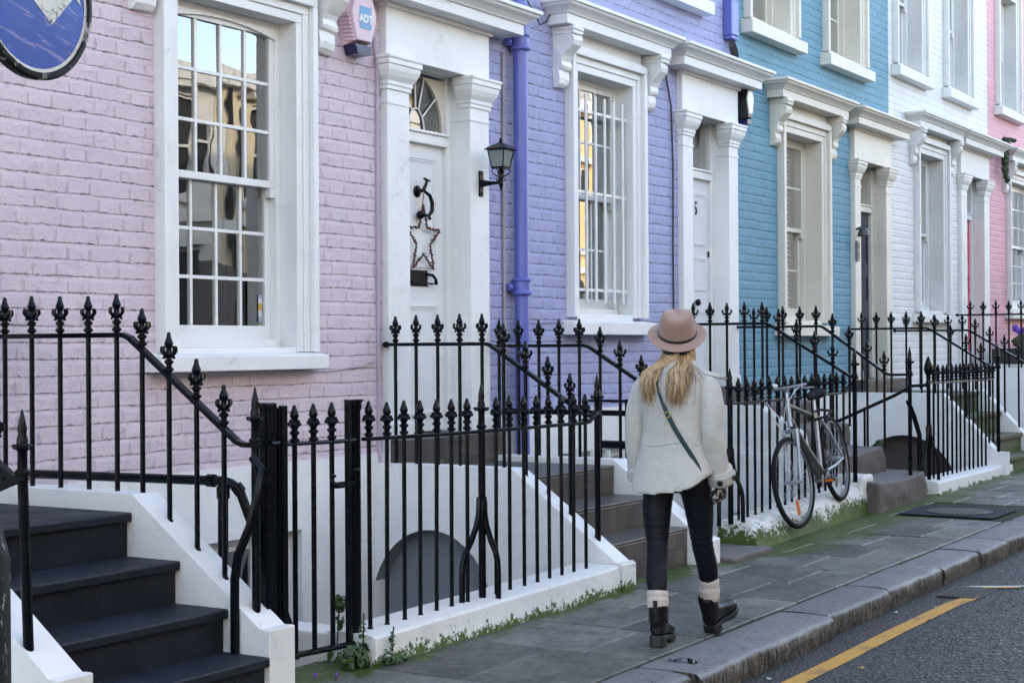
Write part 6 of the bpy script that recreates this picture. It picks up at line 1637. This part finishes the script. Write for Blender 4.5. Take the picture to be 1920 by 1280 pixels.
for s in (-1,1):
    m = MB(); m.tube([turned(HS+Vector((-.032,.20*s,.0))),turned(HS+Vector((-.052,.31*s,0)))], .018, 8); bpart(m, 'grip', M['dark_rubber'], hb)
    m = MB(); m.tube([turned(HS+Vector((-.01,.16*s,-.005))),turned(HS+Vector((.04,.18*s,-.02))),turned(HS+Vector((.03,.28*s,-.03)))], [.010,.008,.006], 6); bpart(m, 'brake_lever', M['silver'], hb)
m = MB(); m.sphere(turned(HS+Vector((-.005,-.075,.028))), .032, 12, 8, 0, (1,1,.75)); bpart(m, 'bell', m_metal('white_bell', (.75,.76,.78), .15, .3), hb)
m = MB()
for s, e in ((1,.03),(-1,.05)):
    m.tube([turned(HS+Vector((.02,.15*s,-.01))),turned(HS+Vector((.10,.14*s,-.03))),turned(HS+Vector((.16,.06*s,-.14))),turned(HS+Vector((.12,.0,-.26))),turned(HS+Vector((.0,-.02,-.27)))], .0045, 6)
m.tube([turned(HS+Vector((.03,-.12,-.01))),turned(HS+Vector((.13,-.10,-.06))),turned(HS+Vector((.15,-.06,-.22))),turned(HS+Vector((.08,-.04,-.36)))], .0045, 6)
bpart(m, 'brake_cables', m_paint('white_cable_housing', (.6,.62,.64), .35))
m = MB()
for s in (-1,1): m.tube([turned(CR+Vector((.035,.045*s,.0))),turned(CR+Vector((.05,.035*s,-.06))),turned(CR+Vector((.04,.03*s,-.10)))], [.012,.012,.010], 6)
bpart(m, 'front_brake', M['silver'])
m = MB(); m.tube([ST,ST+Vector((-.035,0,.13))], .0145, 8); bpart(m, 'seat_post', M['silver'])
SD = ST+Vector((-.045,0,.15)); m = MB(); rings = []
for t, w_, h in ((-.15,.03,.02),(-.13,.075,.035),(-.07,.085,.04),(0,.055,.035),(.07,.03,.03),(.13,.024,.026),(.155,.012,.015)):
    rings.append([SD+Vector((t, w_*math.cos(2*PI*k/12), h*math.sin(2*PI*k/12)+(.012 if t<-.1 else 0))) for k in range(12)])
m.loft(rings); bpart(m, 'saddle', M['dark_rubber'])
m = MB(); m.torus(BB+Vector((0,-.045,0)), .085, .006, (1,0,0), (0,0,1), 32, 6); m.tube([BB+Vector((0,-.06,0)),BB+Vector((0,.06,0))], .022, 10)
for i in range(5):
    a = 2*PI*i/5; m.tube([BB+Vector((0,-.045,0)),BB+Vector((.08*math.cos(a),-.045,.08*math.sin(a)))], .006, 6)
m.tube([BB+Vector((0,-.06,0)),BB+Vector((-.16,-.07,.05))], [.012,.010], 8); m.tube([BB+Vector((0,.06,0)),BB+Vector((.16,.07,-.05))], [.012,.010], 8)
cs = bpart(m, 'crankset', M['dull_frame'])
for c in (Vector((-.16,-.12,.05)), Vector((.16,.12,-.05))):
    m = MB(); p = BB+c; m.box(p.x-.045,p.x+.045,p.y-.05,p.y+.05,p.z-.014,p.z+.014); pd = bpart(m, 'pedal', M['black_plastic'], cs, bevel=.005)
    m = MB(); m.box(p.x-.047,p.x-.0455,p.y-.035,p.y+.035,p.z-.009,p.z+.009); m.box(p.x+.0455,p.x+.047,p.y-.035,p.y+.035,p.z-.009,p.z+.009); bpart(m, 'pedal_reflector', M['reflector'], pd)
m = MB(); m.tube([BB+Vector((0,-.045,.085)),(0,-.045,R+.03),(-.03,-.045,R),(0,-.045,R-.03),(.02,-.045,R-.14),(.06,-.045,R-.12),BB+Vector((0,-.045,-.085))], .005, 5); bpart(m, 'chain', M['dull_frame'])
m = MB(); m.torus((0,-.045,R), .035, .008, (1,0,0),(0,0,1), 20, 6); bpart(m, 'sprocket', M['dull_frame'])
lk = ST+Vector((.09,0,-.02)); m = MB()
m.box(lk.x-.05,lk.x+.05,lk.y-.035,lk.y+.03,lk.z-.02,lk.z+.045); m.tube([lk+Vector((-.02,-.03,.03)),lk+Vector((-.06,.06,.05)),lk+Vector((-.02,.16,.03)),lk+Vector((.05,.14,0)),lk+Vector((.05,.02,-.02))], .012, 8); bpart(m, 'lock', M['black_plastic'], bevel=.006)
# ---------------------------------------------------------------- camera, sky, sun
cam = bpy.data.cameras.new('camera'); co = bpy.data.objects.new('camera', cam); COL.objects.link(co); SC.camera = co
cam.sensor_width = 36; cam.sensor_fit = 'HORIZONTAL'; cam.lens = 2959.98*36/1920; cam.clip_start = .05; cam.clip_end = 2000
yaw, pitch, roll = 1.0137672, 0.0028313758, -0.00644787
fw = Vector((math.sin(yaw)*math.cos(pitch), math.cos(yaw)*math.cos(pitch), math.sin(pitch)))
rt = fw.cross(Vector((0,0,1))).normalized(); up = rt.cross(fw)
c_, s_ = math.cos(roll), math.sin(roll)
r2 = rt*c_+up*s_; u2 = up*c_-rt*s_
co.matrix_world = Matrix(((r2.x,u2.x,-fw.x,0),(r2.y,u2.y,-fw.y,0),(r2.z,u2.z,-fw.z,1.6),(0,0,0,1)))
W = bpy.data.worlds.new('World'); SC.world = W; W.use_nodes = True
nt = W.node_tree; nt.nodes.clear()
sky = nt.nodes.new('ShaderNodeTexSky'); sky.sky_type = 'NISHITA'; sky.sun_disc = False
SUN_EL, SUN_AZ = math.radians(19.5), math.radians(-12)     # behind the terrace: the whole front stands in shade
sky.sun_elevation = SUN_EL; sky.sun_rotation = SUN_AZ; sky.altitude = 20; sky.air_density = 1.0; sky.dust_density = 1.0; sky.ozone_density = 1.0
bg = nt.nodes.new('ShaderNodeBackground'); bg.inputs['Strength'].default_value = .92
wo = nt.nodes.new('ShaderNodeOutputWorld'); hs = nt.nodes.new('ShaderNodeHueSaturation'); hs.inputs['Saturation'].default_value = .80; nt.links.new(sky.outputs[0], hs.inputs['Color']); nt.links.new(hs.outputs[0], bg.inputs[0]); nt.links.new(bg.outputs[0], wo.inputs[0])
sl = bpy.data.lights.new('sun', 'SUN'); sl.energy = 5.0; sl.angle = math.radians(.53); sl.color = (1,.86,.68)
so = bpy.data.objects.new('sun', sl); COL.objects.link(so)
sd = Vector((math.sin(SUN_AZ)*math.cos(SUN_EL), math.cos(SUN_AZ)*math.cos(SUN_EL), math.sin(SUN_EL)))
so.rotation_euler = (-sd).to_track_quat('-Z','Y').to_euler(); so.location = (0,30,30)
SC.view_settings.view_transform = 'Standard'; SC.view_settings.look = 'None'; SC.view_settings.exposure = 0; SC.view_settings.gamma = 1
SC.render.engine = 'CYCLES'
cy = SC.cycles; cy.use_denoising = True; cy.max_bounces = 8; cy.diffuse_bounces = 3; cy.glossy_bounces = 4; cy.transparent_max_bounces = 12; cy.caustics_reflective = False; cy.caustics_refractive = False
SC.render.film_transparent = False
